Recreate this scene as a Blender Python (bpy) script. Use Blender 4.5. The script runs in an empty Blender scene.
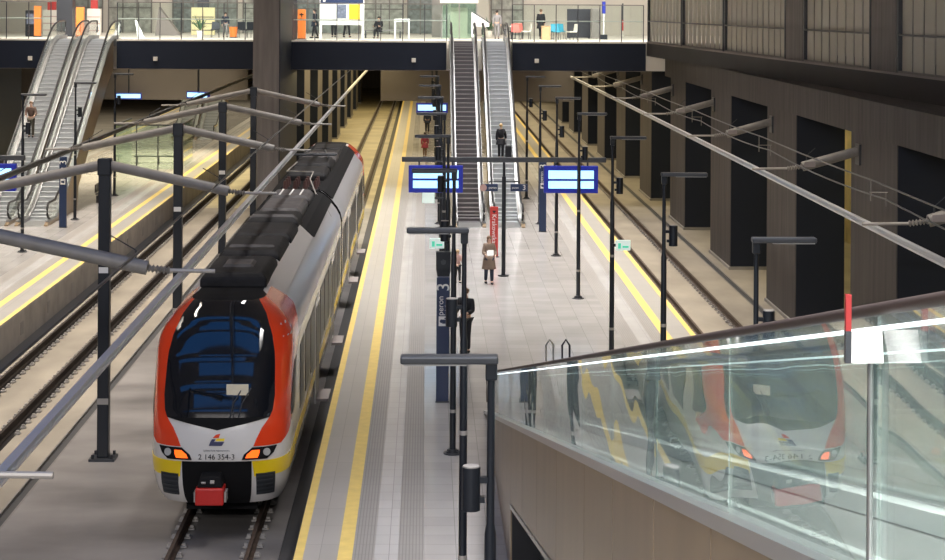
import bpy, bmesh, math, random
from mathutils import Vector, Matrix
random.seed(7)
PI = math.pi
SC = bpy.context.scene
COL = SC.collection

# ------------------------------------------------------------------ helpers
def link(o):
    COL.objects.link(o); return o

def mat(name, col, rough=0.5, metal=0.0, var=0.0, scale=3.0, spec=0.5, emit=None, estr=0.0, bump=0.0, stretch=None, coat=0.0):
    m = bpy.data.materials.new(name); m.use_nodes = True
    nt = m.node_tree; b = nt.nodes['Principled BSDF']
    b.inputs['Base Color'].default_value = (*col, 1)
    b.inputs['Roughness'].default_value = rough
    b.inputs['Metallic'].default_value = metal
    b.inputs['Specular IOR Level'].default_value = spec
    if coat: b.inputs['Coat Weight'].default_value = coat; b.inputs['Coat Roughness'].default_value = .08
    if emit:
        b.inputs['Emission Color'].default_value = (*emit, 1)
        b.inputs['Emission Strength'].default_value = estr
    if var > 0:
        tc = nt.nodes.new('ShaderNodeTexCoord'); mp = nt.nodes.new('ShaderNodeMapping')
        if stretch: mp.inputs['Scale'].default_value = stretch
        n = nt.nodes.new('ShaderNodeTexNoise'); n.inputs['Scale'].default_value = scale
        n.inputs['Detail'].default_value = 6
        r = nt.nodes.new('ShaderNodeValToRGB')
        r.color_ramp.elements[0].position = .3; r.color_ramp.elements[1].position = .7
        r.color_ramp.elements[0].color = (*[max(0, c * (1 - var)) for c in col], 1)
        r.color_ramp.elements[1].color = (*[min(1, c * (1 + var)) for c in col], 1)
        nt.links.new(tc.outputs['Object'], mp.inputs['Vector'])
        nt.links.new(mp.outputs['Vector'], n.inputs['Vector'])
        nt.links.new(n.outputs['Fac'], r.inputs['Fac'])
        nt.links.new(r.outputs['Color'], b.inputs['Base Color'])
        if bump:
            bp = nt.nodes.new('ShaderNodeBump'); bp.inputs['Strength'].default_value = bump
            bp.inputs['Distance'].default_value = .02
            nt.links.new(n.outputs['Fac'], bp.inputs['Height'])
            nt.links.new(bp.outputs['Normal'], b.inputs['Normal'])
    return m

def tile_mat(name, c1, c2, tx, ty, rough, spec=.5, mortar=.006, mcol=None, var=.12):
    """stone tiles: brick pattern over world metres plus soft staining"""
    m = bpy.data.materials.new(name); m.use_nodes = True
    nt = m.node_tree; b = nt.nodes['Principled BSDF']
    tc = nt.nodes.new('ShaderNodeTexCoord')
    br = nt.nodes.new('ShaderNodeTexBrick')
    br.offset = 0.0
    br.inputs['Scale'].default_value = 1
    br.inputs['Brick Width'].default_value = tx; br.inputs['Row Height'].default_value = ty
    br.inputs['Mortar Size'].default_value = mortar
    br.inputs['Color1'].default_value = (*c1, 1); br.inputs['Color2'].default_value = (*c2, 1)
    mc = mcol or [c * .6 for c in c1]
    br.inputs['Mortar'].default_value = (*mc, 1)
    nt.links.new(tc.outputs['Object'], br.inputs['Vector'])
    n = nt.nodes.new('ShaderNodeTexNoise'); n.inputs['Scale'].default_value = .6; n.inputs['Detail'].default_value = 5
    nt.links.new(tc.outputs['Object'], n.inputs['Vector'])
    mx = nt.nodes.new('ShaderNodeMix'); mx.data_type = 'RGBA'; mx.blend_type = 'MULTIPLY'
    mx.inputs['Factor'].default_value = 1
    r = nt.nodes.new('ShaderNodeValToRGB')
    r.color_ramp.elements[0].position = .3; r.color_ramp.elements[1].position = .7
    r.color_ramp.elements[0].color = (1 - var, 1 - var, 1 - var, 1); r.color_ramp.elements[1].color = (1, 1, 1, 1)
    nt.links.new(n.outputs['Fac'], r.inputs['Fac'])
    nt.links.new(br.outputs['Color'], mx.inputs['A']); nt.links.new(r.outputs['Color'], mx.inputs['B'])
    nt.links.new(mx.outputs['Result'], b.inputs['Base Color'])
    rr = nt.nodes.new('ShaderNodeMapRange')
    rr.inputs['To Min'].default_value = rough * .8; rr.inputs['To Max'].default_value = rough * 1.3
    nt.links.new(n.outputs['Fac'], rr.inputs['Value']); nt.links.new(rr.outputs['Result'], b.inputs['Roughness'])
    b.inputs['Specular IOR Level'].default_value = spec
    return m

def glass_mat(name, tint=(.93, .97, .95), ior=1.45, rough=0.0, haze=0.0, hazecol=(.8, .85, .85), wave=0.0):
    m = bpy.data.materials.new(name); m.use_nodes = True
    nt = m.node_tree; nt.nodes.clear()
    out = nt.nodes.new('ShaderNodeOutputMaterial')
    tr = nt.nodes.new('ShaderNodeBsdfTransparent'); tr.inputs['Color'].default_value = (*tint, 1)
    gl = nt.nodes.new('ShaderNodeBsdfGlossy'); gl.inputs['Roughness'].default_value = rough
    gl.inputs['Color'].default_value = (1, 1, 1, 1)
    fr = nt.nodes.new('ShaderNodeFresnel'); ge = nt.nodes.new('ShaderNodeNewGeometry')
    mr = nt.nodes.new('ShaderNodeMapRange'); mr.inputs['To Min'].default_value = ior; mr.inputs['To Max'].default_value = 1/ior
    nt.links.new(ge.outputs['Backfacing'], mr.inputs['Value']); nt.links.new(mr.outputs['Result'], fr.inputs['IOR'])
    mx = nt.nodes.new('ShaderNodeMixShader')
    nt.links.new(fr.outputs['Fac'], mx.inputs['Fac'])
    src = tr
    if haze > 0:
        df = nt.nodes.new('ShaderNodeBsdfDiffuse'); df.inputs['Color'].default_value = (*hazecol, 1)
        m2 = nt.nodes.new('ShaderNodeMixShader'); m2.inputs['Fac'].default_value = haze
        nt.links.new(tr.outputs[0], m2.inputs[1]); nt.links.new(df.outputs[0], m2.inputs[2]); src = m2
    nt.links.new(src.outputs[0], mx.inputs[1]); nt.links.new(gl.outputs[0], mx.inputs[2])
    if wave > 0:
        tc = nt.nodes.new('ShaderNodeTexCoord')
        mp = nt.nodes.new('ShaderNodeMapping'); mp.inputs['Scale'].default_value = (1, .5, 1.4)
        n = nt.nodes.new('ShaderNodeTexNoise'); n.inputs['Scale'].default_value = 1.1; n.inputs['Detail'].default_value = 1
        bp = nt.nodes.new('ShaderNodeBump'); bp.inputs['Strength'].default_value = wave; bp.inputs['Distance'].default_value = .02
        nt.links.new(tc.outputs['Object'], mp.inputs['Vector']); nt.links.new(mp.outputs['Vector'], n.inputs['Vector'])
        nt.links.new(n.outputs['Fac'], bp.inputs['Height']); nt.links.new(bp.outputs['Normal'], gl.inputs['Normal'])
    nt.links.new(mx.outputs[0], out.inputs['Surface'])
    return m

class MB:
    def __init__(self): self.v = []; self.f = []; self.mi = []
    def face(self, pts, mi=0):
        b = len(self.v); self.v += [tuple(p) for p in pts]
        self.f.append(list(range(b, b + len(pts)))); self.mi.append(mi)
    def box(self, x0, x1, y0, y1, z0, z1, mi=0):
        b = len(self.v)
        self.v += [(x0,y0,z0),(x1,y0,z0),(x1,y1,z0),(x0,y1,z0),(x0,y0,z1),(x1,y0,z1),(x1,y1,z1),(x0,y1,z1)]
        for q in ((0,3,2,1),(4,5,6,7),(0,1,5,4),(1,2,6,5),(2,3,7,6),(3,0,4,7)):
            self.f.append([b+i for i in q]); self.mi.append(mi)
        return self
    def loft(self, rings, mi=0, closed=True, caps=True):
        n = len(rings[0]); b = len(self.v)
        for r in rings: self.v += [tuple(p) for p in r]
        for i in range(len(rings)-1):
            for j in range(n if closed else n-1):
                k = (j+1) % n
                self.f.append([b+i*n+j, b+i*n+k, b+(i+1)*n+k, b+(i+1)*n+j]); self.mi.append(mi)
        if caps and closed:
            self.f.append([b+j for j in range(n)][::-1]); self.mi.append(mi)
            self.f.append([b+(len(rings)-1)*n+j for j in range(n)]); self.mi.append(mi)
        return self
    def tube(self, path, r, n=10, mi=0):
        path = [Vector(p) for p in path]
        rs = r if isinstance(r, (list, tuple)) else [r]*len(path)
        rings = []
        for i, p in enumerate(path):
            d = (path[min(i+1, len(path)-1)] - path[max(i-1, 0)]).normalized()
            a = d.cross(Vector((0, 0, 1)))
            if a.length < .05: a = d.cross(Vector((0, 1, 0)))
            a.normalize(); c = d.cross(a)
            rings.append([p + (a*math.cos(2*PI*k/n) + c*math.sin(2*PI*k/n))*rs[i] for k in range(n)])
        return self.loft(rings, mi)
    def bar(self, p0, p1, w, h, mi=0):
        """rectangular beam from p0 to p1"""
        p0, p1 = Vector(p0), Vector(p1); d = (p1-p0).normalized()
        a = d.cross(Vector((0,0,1)))
        if a.length < .05: a = Vector((1,0,0))
        a.normalize(); c = a.cross(d)
        ring = lambda p: [p+a*w/2+c*h/2, p-a*w/2+c*h/2, p-a*w/2-c*h/2, p+a*w/2-c*h/2]
        return self.loft([ring(p0), ring(p1)], mi)
    def prism(self, poly, x0, x1, mi=0):
        """poly in (y,z) extruded along x"""
        return self.loft([[(x0,y,z) for y,z in poly], [(x1,y,z) for y,z in poly]], mi)
    def ell(self, c, rx, ry, rz, n=12, m=8, mi=0):
        rings = []
        for i in range(m+1):
            t = PI*(i/m)*.998+.003
            rings.append([(c[0]+rx*math.sin(t)*math.cos(2*PI*k/n), c[1]+ry*math.sin(t)*math.sin(2*PI*k/n), c[2]-rz*math.cos(t)) for k in range(n)])
        return self.loft(rings, mi)
    def build(self, name, mats, parent=None, smooth=False, bevel=0, kind=None, loc=None):
        me = bpy.data.meshes.new(name); me.from_pydata(self.v, [], self.f)
        ms = mats if isinstance(mats, (list, tuple)) else [mats]
        for m in ms: me.materials.append(m)
        for p, i in zip(me.polygons, self.mi): p.material_index = i
        bm = bmesh.new(); bm.from_mesh(me)
        bmesh.ops.remove_doubles(bm, verts=bm.verts, dist=1e-5)
        bmesh.ops.recalc_face_normals(bm, faces=bm.faces)
        bm.to_mesh(me); bm.free()
        if smooth:
            for p in me.polygons: p.use_smooth = True
            try: me.set_sharp_from_angle(angle=math.radians(40))
            except Exception: pass
        o = link(bpy.data.objects.new(name, me))
        if bevel:
            mo = o.modifiers.new('bevel', 'BEVEL'); mo.width = bevel; mo.segments = 2; mo.limit_method = 'ANGLE'
        if parent is not None: o.parent = parent
        if kind: o['kind'] = kind
        if loc is not None: o.location = loc
        return o

def thing(name, label, cat, loc=(0,0,0), rz=0, group=None):
    o = link(bpy.data.objects.new(name, None)); o.empty_display_size = .2
    o.location = loc; o.rotation_euler = (0,0,rz)
    o['label'] = label; o['category'] = cat
    if group: o['group'] = group
    return o

def tag(o, label, cat, group=None):
    o['label'] = label; o['category'] = cat
    if group: o['group'] = group
    return o

def copy_tree(o, parent=None):
    c = o.copy(); COL.objects.link(c)
    if parent is not None: c.parent = parent
    for ch in list(o.children): copy_tree(ch, c)
    return c

def text(name, body, size, m, parent=None, loc=(0,0,0), rot=(PI/2,0,0), ext=.002, sx=1.0):
    cu = bpy.data.curves.new(name, 'FONT'); cu.body = body; cu.size = size
    cu.align_x = 'CENTER'; cu.align_y = 'CENTER'; cu.extrude = ext
    t = bpy.data.objects.new(name+'_curve', cu); COL.objects.link(t)
    bpy.context.view_layer.update()
    me = bpy.data.meshes.new_from_object(t.evaluated_get(bpy.context.evaluated_depsgraph_get()))
    bpy.data.objects.remove(t); bpy.data.curves.remove(cu)
    me.materials.clear(); me.materials.append(m)
    o = link(bpy.data.objects.new(name, me)); o.location = loc; o.rotation_euler = rot; o.scale = (sx,1,1)
    if parent is not None: o.parent = parent
    return o

def lerp_tab(tab, x):
    if x <= tab[0][0]: return tab[0][1]
    for (a, b), (c, d) in zip(tab, tab[1:]):
        if x <= c: return b + (d-b)*(x-a)/(c-a)
    return tab[-1][1]

ORD = ['nearest', 'second nearest', 'third nearest', 'fourth nearest', 'fifth nearest', 'sixth nearest', 'seventh nearest', 'eighth nearest', 'ninth nearest', 'tenth nearest', 'eleventh nearest', 'twelfth nearest']

# ------------------------------------------------------------------ camera
CZ = 9.8; F = 1850.0
YAW = math.atan(46.5/F); ROLL = math.radians(.35)
cam = bpy.data.cameras.new('camera'); cam.sensor_width = 36; cam.lens = 36*F/945
cam.shift_x = 0; cam.shift_y = -275/945; cam.clip_end = 600; cam.clip_start = .1
co = link(bpy.data.objects.new('camera', cam))
co.rotation_euler = (Matrix.Rotation(-YAW, 3, 'Z') @ Matrix.Rotation(PI/2, 3, 'X')).to_euler()
# the camera is held a third of a degree off level
co.rotation_euler = (Matrix.Rotation(-YAW, 3, 'Z') @ Matrix.Rotation(PI/2, 3, 'X') @ Matrix.Rotation(ROLL, 3, 'Z')).to_euler()
co.location = (0, 0, CZ)
SC.camera = co

# ------------------------------------------------------------------ materials
M = {}
M['plat'] = tile_mat('platform_tiles', (.485,.47,.46), (.43,.418,.41), .6, .6, .15, .5)
M['plat_strip'] = tile_mat('light_tile_strip', (.57,.56,.56), (.53,.525,.52), .6, .6, .2, .4)
M['plat_edge'] = tile_mat('edge_paving_slabs', (.45,.43,.41), (.42,.405,.385), .61, 1.2, .3, .4)
M['tactile'] = tile_mat('grooved_tactile_tiles', (.36,.345,.33), (.38,.36,.345), .06, .6, .45, .3, mortar=.010, mcol=(.27,.26,.25))
M['yellow'] = mat('yellow_line_paint', (.84,.63,.20), .4, var=.08, scale=4)
M['conc'] = mat('concrete', (.30,.285,.265), .55, var=.22, scale=.8, spec=.35)
M['slab'] = mat('pale_track_slab', (.31,.275,.225), .5, var=.2, scale=.7, spec=.4, stretch=(1,.5,1))
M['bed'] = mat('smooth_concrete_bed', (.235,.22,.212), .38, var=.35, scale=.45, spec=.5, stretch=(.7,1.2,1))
M['bed_lit'] = mat('concrete_bed_warm_lit', (.50,.44,.29), .45, var=.2, scale=.5, spec=.4)  # track concrete under the deck, warm lamplight put into its colour
M['face'] = mat('platform_edge_concrete', (.34,.315,.29), .6, var=.2, scale=1.2)
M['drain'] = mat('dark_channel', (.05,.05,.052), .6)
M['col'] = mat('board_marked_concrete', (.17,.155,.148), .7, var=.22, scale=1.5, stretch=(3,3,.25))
M['col_shaded'] = mat('board_marked_concrete_shaded', (.085,.076,.073), .7, var=.25, scale=1.5, stretch=(3,3,.25))  # same concrete, the dimness of the right side put into its colour
M['bulk'] = mat('grey_bulkhead', (.125,.112,.112), .6, var=.05, scale=.5)
M['navy'] = mat('dark_navy_cladding', (.010,.015,.030), .5, spec=.3)
M['soffit'] = mat('grey_panel', (.33,.29,.275), .6, var=.06, scale=.5)
M['black'] = mat('black_paint', (.012,.013,.016), .35)
M['post'] = mat('black_steel', (.018,.022,.030), .32, metal=.3)
M['postgrey'] = mat('dark_grey_steel', (.06,.065,.075), .35, metal=.4)
M['steeld'] = mat('satin_steel', (.34,.345,.35), .5, metal=.8, var=.05)
M['steel'] = mat('brushed_steel', (.52,.53,.53), .36, metal=1, var=.05)
M['arm'] = mat('grey_painted_arm', (.22,.205,.19), .5, var=.12, scale=4)
M['alum'] = mat('aluminium_bar', (.70,.72,.77), .38, metal=.8)
M['rail'] = mat('dark_rail_steel', (.030,.022,.018), .7, spec=.25, var=.25, scale=6)
M['rail2'] = mat('brown_rail_steel', (.075,.050,.036), .65, var=.3, scale=5)
M['pad'] = mat('black_rail_pad', (.014,.012,.012), .85, spec=.2)
M['bolt'] = mat('grey_fastener', (.36,.34,.32), .5, metal=.3)
M['white'] = mat('white_paint', (.80,.80,.79), .4)
M['offwhite'] = mat('off_white', (.78,.74,.66), .5)
M['cream'] = mat('cream_wall', (.76,.71,.63), .6, var=.05, scale=.5)
M['brown'] = mat('brown_cladding', (.265,.195,.122), .3, var=.12, scale=2, spec=.5, stretch=(1,.8,.3))
M['orange'] = mat('orange_plastic', (.85,.22,.04), .4)
M['red'] = mat('red_sign', (.50,.035,.03), .4)
M['blue'] = mat('blue_sign', (.012,.03,.09), .35)
M['bright_blue'] = mat('blue_bloom_casing', (.008,.02,.30), .35, emit=(.01,.04,1), estr=.07)  # bloom of the lit screens put into the casing as blue and emission
M['screen'] = mat('lit_display', (.5,.7,.9), .3, emit=(.32,.70,1), estr=1.3)
M['exit'] = mat('lit_white_sign', (.7,.8,.75), .4, emit=(.75,.95,.88), estr=.45)
M['green'] = mat('lit_green', (.1,.5,.35), .4, emit=(.1,.75,.5), estr=.5)
M['led'] = mat('white_led_strip', (1,1,1), .4, emit=(.88,.95,1), estr=1.6)
M['lamp'] = mat('lamp_lens', (.30,.30,.30), .3)
M['step'] = mat('escalator_step', (.46,.48,.50), .4, metal=.2)
M['stepd'] = mat('dark_escalator_step', (.14,.13,.135), .45, metal=.2)
M['riser'] = mat('step_edge', (.62,.64,.66), .35, metal=.6)
M['riserd'] = mat('dark_step_edge', (.30,.28,.28), .35, metal=.5)
M['rubber'] = mat('black_rubber', (.012,.012,.014), .42)
M['glass'] = glass_mat('clear_glass')
M['glass_t'] = glass_mat('travelator_glass', (.86,.94,.91), 1.50, haze=.13, hazecol=(.76,.88,.86), wave=.30)
M['glass_g'] = glass_mat('green_glass', (.86,.94,.89), 1.45, haze=.08, hazecol=(.5,.6,.52))
M['yellow_sign'] = mat('yellow_poster', (.95,.60,.02), .5)
M['poster'] = mat('map_poster', (.16,.18,.26), .5, var=.4, scale=8)
M['t_white'] = mat('train_light_grey', (.70,.68,.66), .22, spec=.5, coat=.5)
M['t_silver'] = mat('train_silver_roof', (.66,.65,.68), .30, metal=.55)
M['t_red'] = mat('train_red', (.80,.055,.012), .20, spec=.5, coat=.7)
M['t_yellow'] = mat('train_yellow', (.95,.68,.01), .3, coat=.3)
M['t_glass'] = mat('dark_windscreen', (.006,.008,.012), .04, spec=.9)
M['t_win'] = mat('dark_side_window', (.010,.011,.013), .35, spec=.08)
M['t_black'] = mat('train_black', (.009,.009,.010), .8, spec=.15)
M['t_roof'] = mat('sooty_roof_equipment', (.016,.0155,.017), .65, var=.4, scale=3, spec=.2)
M['t_roofg'] = mat('grey_roof_equipment', (.075,.07,.072), .6, var=.3, scale=3, spec=.25)
M['t_coup'] = mat('red_coupler', (.56,.02,.016), .4)
M['t_dark'] = mat('grille', (.025,.03,.036), .5)
M['hl_or'] = mat('lit_tail_light', (.8,.12,.01), .3, emit=(1,.11,.008), estr=1.7)
M['hl_w'] = mat('headlight_lens', (.45,.45,.44), .1)
M['card'] = mat('cream_card', (.75,.68,.52), .6)
M['skin'] = mat('skin', (.62,.40,.30), .55)
M['hair_d'] = mat('dark_hair', (.03,.022,.018), .5)
M['hair_b'] = mat('brown_hair', (.16,.09,.05), .5)
M['hair_l'] = mat('blond_hair', (.55,.38,.17), .5)
M['cl_black'] = mat('black_cloth', (.014,.015,.02), .8)
M['cl_navy'] = mat('navy_cloth', (.02,.03,.055), .8)
M['cl_taupe'] = mat('taupe_coat', (.20,.145,.11), .85)
M['cl_pink'] = mat('dusty_pink_cloth', (.50,.32,.29), .8)
M['cl_maroon'] = mat('maroon_cloth', (.24,.03,.05), .8)
M['cl_brown'] = mat('brown_cloth', (.11,.07,.055), .8)
M['cl_grey'] = mat('grey_cloth', (.28,.27,.27), .8)
M['cl_olive'] = mat('olive_cloth', (.10,.09,.07), .8)
M['cl_red'] = mat('red_cloth', (.6,.08,.06), .8)
M['teal'] = mat('teal_plastic', (.03,.30,.44), .5)
M['coral'] = mat('coral_plastic', (.75,.16,.13), .5)
M['woodl'] = mat('light_wood', (.55,.36,.20), .5)
M['slat'] = mat('greenish_grey_louvre', (.50,.475,.40), .5)
M['gal'] = mat('gallery_fascia', (.026,.024,.027), .55, var=.15, scale=1)

# ------------------------------------------------------------------ the setting
OFF = -20.93                      # the left platform is the same platform one bay over
PX0, PX1 = -2.28, 8.10            # main platform edges
Y_FAR = 240.0

b = MB(); b.box(-40, 32, -10, Y_FAR, -1.5, -1.25); b.build('floor', M['bed'], kind='structure')
# slabs that carry the tracks
def slab(name, x0, x1, y0, y1, m, z=-1.0):
    b = MB(); b.box(x0, x1, y0, y1, -1.25, z); return b.build(name, m, kind='structure')
slab('track_slab', -12.35, -8.95, -10, 98, M['slab'])
slab('track_slab', -12.35, -8.95, 98, Y_FAR, M['bed_lit'])
slab('track_bed', -8.65, -2.81, -10, 98, M['bed'])
slab('track_bed', -8.65, -2.81, 98, Y_FAR, M['bed_lit'])
slab('track_slab', 8.35, 11.85, -10, Y_FAR, M['slab'])
slab('track_bed', 12.15, 30, -10, Y_FAR, M['slab'])
for nm, x0, x1 in (('drain_channel', -8.95, -8.65), ('drain_channel', 11.85, 12.15)):
    b = MB(); b.box(x0, x1, -10, Y_FAR, -1.25, -1.06)
    for xx in (x0+.0, x1-.04): b.box(xx, xx+.04, -10, Y_FAR, -1.06, -.995, 1)
    b.build(nm, [M['drain'], M['arm']], kind='structure')

def platform(ox, nm):
    b = MB(); b.box(PX0+ox, PX1+ox, -10, Y_FAR, -1.25, 0)
    p = b.build(nm, [M['plat']], kind='structure')
    def strip(n, x0, x1, m, h=.003):
        b = MB(); b.box(x0+ox, x1+ox, -10, Y_FAR, 0, h); o = b.build(n, m, p); return o
    for sgn, e in ((1, PX0), (-1, PX1)):
        g = lambda a, c: (e+sgn*a, e+sgn*c) if sgn > 0 else (e-c, e-a)
        strip('edge_line', *g(0, .16), M['yellow'])
        strip('edge_paving', *g(.16, .77), M['plat_edge'])
        strip('safety_line', *g(.77, 1.03), M['yellow'], .006)
        strip('tactile_strip', *g(1.03, 1.42), M['tactile'])
        strip('pale_strip', *g(1.42, 1.84), M['plat_strip'])
        strip('tactile_strip', *g(1.84, 2.30), M['tactile'])
        # pale face of the platform wall with its dark square plates
        b = MB(); xs = e-.012*sgn
        b.box(min(xs, e)+ox, max(xs, e)+ox, -10, Y_FAR, -1.24, -.03)
        b.build('edge_wall', M['face'], p)
        if (ox < 0 and sgn < 0):
            for k in range(9):
                yy = 55.1+4.2*k
                b = MB(); b.box(e+ox+.012, e+ox+.03, yy-.2, yy+.2, -.78, -.38)
                b.build('niche_plate', M['conc'], p)
            b = MB(); b.box(e+ox, e+ox+.45, -10, Y_FAR, -1.249, -1.05); b.build('cable_trough', M['postgrey'], p)
    return p
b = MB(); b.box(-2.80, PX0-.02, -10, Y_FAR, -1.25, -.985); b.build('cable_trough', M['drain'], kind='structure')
platform(0, 'platform'); platform(OFF, 'platform')

# ceiling of the hall and its bluish skylights
CEIL = 17.0
b = MB(); b.box(-40, 32, -12, 127, CEIL, CEIL+.3); b.build('ceiling', M['soffit'], kind='structure')
skym = mat('dusk_skylight', (.02,.06,.16), .3, emit=(.05,.26,.80), estr=1.0)
sk = [(-24, 2.5, 8.0, 9.2), (-14, -2, 10.2, 12.0), (-9, 2.5, 12.8, 13.4), (-24, 2.5, 14.6, 17.0), (-12, -5, 17.8, 18.4), (-10, 2.5, 19.6, 21.6), (-22, -2, 22.6, 25.0), (-9, 2.5, 25.8, 26.6), (-22, 2.5, 27.8, 30.0), (-9, 2.5, 31, 32.6), (-20, 2.5, 34, 36)]
for i, (x0, x1, y0, y1) in enumerate(sk):
    b = MB(); b.box(x0, x1, y0, y1, CEIL-.06, CEIL-.002); b.build('window_%d' % (i+1), skym, kind='structure')

# deck over the far half of the hall (z 6.3 .. 7.85)
DZ, DB, DY, DY2 = 7.85, 6.33, 98.3, 127.0
b = MB()
ES = (2.85, 2.85+OFF)             # escalator pair centres
notch = [(e-1.75, e+1.75) for e in sorted(ES)]
xs = [-40, notch[0][0], notch[0][1], notch[1][0], notch[1][1], 30]
for i in range(5):
    b.box(xs[i], xs[i+1], DY+(2.2 if i in (1, 3) else 0), DY2, DB, DZ)
deck = b.build('floor_upper', [M['cream']], kind='structure')
for i in (0, 2, 4):
    xe = min(xs[i+1], 11.72)
    b = MB(); b.box(xs[i], xe, DY-.05, DY-.001, DB-.002, DZ-.06); b.build('deck_fascia', M['navy'], deck)
    b = MB(); b.box(xs[i], xe, DY-.06, DY-.001, DZ-.06, DZ+.03); b.build('deck_edge_trim', M['offwhite'], deck)
b = MB(); b.box(-40, -18.9, DY2, Y_FAR, DB, DZ); b.box(-14.6, 32, DY2, Y_FAR, DB, DZ); b.box(-18.9, -14.6, DY2, 139, DB, DZ); b.box(-18.9, -14.6, 156, Y_FAR, DB, DZ); b.build('ceiling_far', M['soffit'], kind='structure')
b = MB(); b.box(-40, 11.72, DY, DY2, DB-.03, DB-.001); b.build('ceiling_lower', M['soffit'], kind='structure')
# hanging grey bulkheads under the deck
for x0, x1 in ((-3.0, 9.9), (-28.0, -11.9)):
    b = MB(); b.box(x0, x1, 124, 124.5, 3.35, DB-.03); b.build('wall_bulkhead', M['bulk'], kind='structure')
b = MB(); b.box(-40, 32, Y_FAR, Y_FAR+.3, -1.5, DB); b.build('wall_end', M['col'], kind='structure')
b = MB(); b.box(-24.6, -24.3, DY+.5, 112, 0, DB-.03); b.build('wall_dark', M['navy'], kind='structure')
b = MB(); b.box(-40.3, -40, -12, Y_FAR, -1.5, CEIL); b.build('wall_left', M['soffit'], kind='structure')
b = MB(); b.box(30, 30.3, -12, Y_FAR, -1.5, CEIL); b.build('wall_right', M['navy'], kind='structure')

# columns of the right side: grey flank, dark front
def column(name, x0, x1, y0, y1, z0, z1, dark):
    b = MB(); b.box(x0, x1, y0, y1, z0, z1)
    c = b.build(name, M['col_shaded'] if x0 > 0 else M['col'], kind='structure')
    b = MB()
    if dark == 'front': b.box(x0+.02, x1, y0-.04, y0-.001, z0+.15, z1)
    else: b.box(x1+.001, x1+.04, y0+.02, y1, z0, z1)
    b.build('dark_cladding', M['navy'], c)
    b = MB(); b.box(x0-.06, x1+.06, y0-.1, y1+.06, z0, z0+.12); b.build('column_base', M['conc'], c)
    return c
GAL = lambda y: 16.17-.0467*y    # plan line of the right gallery's edge
for k in range(-2, 10):
    y0 = 48.9+13.4*k
    if y0 > 170: break
    top = 6.3 if y0 > 90 else 6.35
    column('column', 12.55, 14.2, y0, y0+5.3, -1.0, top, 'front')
column('column', -8.42, -7.15, 90.5, 102.5, -1.0, CEIL, 'side')
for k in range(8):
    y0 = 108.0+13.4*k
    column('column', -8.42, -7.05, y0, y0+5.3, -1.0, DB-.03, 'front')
# beam and spandrel over the right columns, carrying the gallery
b = MB(); b.box(12.52, 14.3, 15, 96.5, 6.15, 7.165)
b.build('wall_spandrel', M['col_shaded'], kind='structure')
g = MB()
pl = [(16.17-.0467*12, 12), (GAL(97.2), 97.2), (32, 97.2), (32, 12)]
g.loft([[(x, y, 7.17) for x, y in pl], [(x, y, DZ) for x, y in pl]])
gal = g.build('floor_gallery', M['gal'], kind='structure')
g = MB(); g.bar((GAL(12)-.03, 12, DZ+.03), (GAL(97)-.03, 97, DZ+.03), .07, .06); g.build('gallery_edge_trim', M['soffit'], gal)
# wall behind the gallery's louvres
b = MB(); b.loft([[(GAL(12)+4, 12, DZ), (GAL(12)+4.2, 12, DZ), (GAL(97)+4.2, 97, DZ), (GAL(97)+4, 97, DZ)],
                 [(GAL(12)+4, 12, 12), (GAL(12)+4.2, 12, 12), (GAL(97)+4.2, 97, 12), (GAL(97)+4, 97, 12)]])
b.build('wall_gallery', M['soffit'], kind='structure')
# wall glimpsed between the near columns, yellow light put into its colour
b = MB(); b.box(19.4, 19.6, 15, 170, -1.0, 7.1); b.build('wall_yellow_lit', mat('yellow_lit_concrete', (.62,.52,.27), .5, var=.25, scale=1.2), kind='structure')

# ------------------------------------------------------------------ railway tracks
def rail_profile(x):
    z = -1.0
    return [(x-.075, z+.02), (x+.075, z+.02), (x+.075, z+.035), (x+.012, z+.06), (x+.012, z+.19), (x+.036, z+.205), (x+.036, z+.24),
            (x-.036, z+.24), (x-.036, z+.205), (x-.012, z+.19), (x-.012, z+.06), (x-.075, z+.035)]
fm = MB(); fm.box(-.06, .06, -.09, .09, 0, .035); fm.box(-.035, .035, -.04, .04, .035, .085)
fmesh = None
def track(cx, y0, y1, fy0, label, pad=True):
    global fmesh
    t = thing('railway_track', label, 'railway track', (cx, fy0, -1.0), 0, None)
    def part(bm, n, m, **k):
        bm.v = [(x-cx, y-fy0, z+1.0) for x, y, z in bm.v]; return bm.build(n, m, t, **k)
    for s in (-.753, .753):
        b = MB(); p = rail_profile(cx+s); b.loft([[(x, y0, z) for x, z in p], [(x, y1, z) for x, z in p]]); part(b, 'rail', M['rail'] if pad else M['rail2'])
        if not pad: continue
        b = MB(); b.box(cx+s-.20, cx+s+.20, y0, y1, -1.0, -.985); part(b, 'rail_pad', M['pad'])
    n = 0; rest = MB(); k = 0
    while True:
        y = fy0+.63*(k//4); k4 = k % 4; k += 1
        if y > y1-20: break
        x = (-.753 if k4 < 2 else .753)+((-.235 if k4 % 2 == 0 else .235) if pad else (-.14 if k4 % 2 == 0 else .14))
        if n < 100:
            if fmesh is None:
                o = fm.build('fastener', M['bolt'], t); fmesh = o.data
            else:
                o = link(bpy.data.objects.new('fastener', fmesh)); o.parent = t
            o.location = (x, y-fy0, 0.015); n += 1
        else:
            rest.box(x-.06, x+.06, y-fy0-.09, y-fy0+.09, .015, .05); rest.box(x-.035, x+.035, y-fy0-.04, y-fy0+.04, .05, .1)
    rest.build('fasteners_beyond', M['bolt'], t, kind='stuff')
    return t
TX = -4.12
track(-11.12, -10, Y_FAR-1, 46.5, 'empty railway track with black rails beside the left platform')
track(TX, -10, Y_FAR-1, 28, 'railway track on which the red and white train stands', False)
track(9.75, -10, Y_FAR-1, 34.0, 'empty railway track along the dark columns on the right', False)

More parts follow.
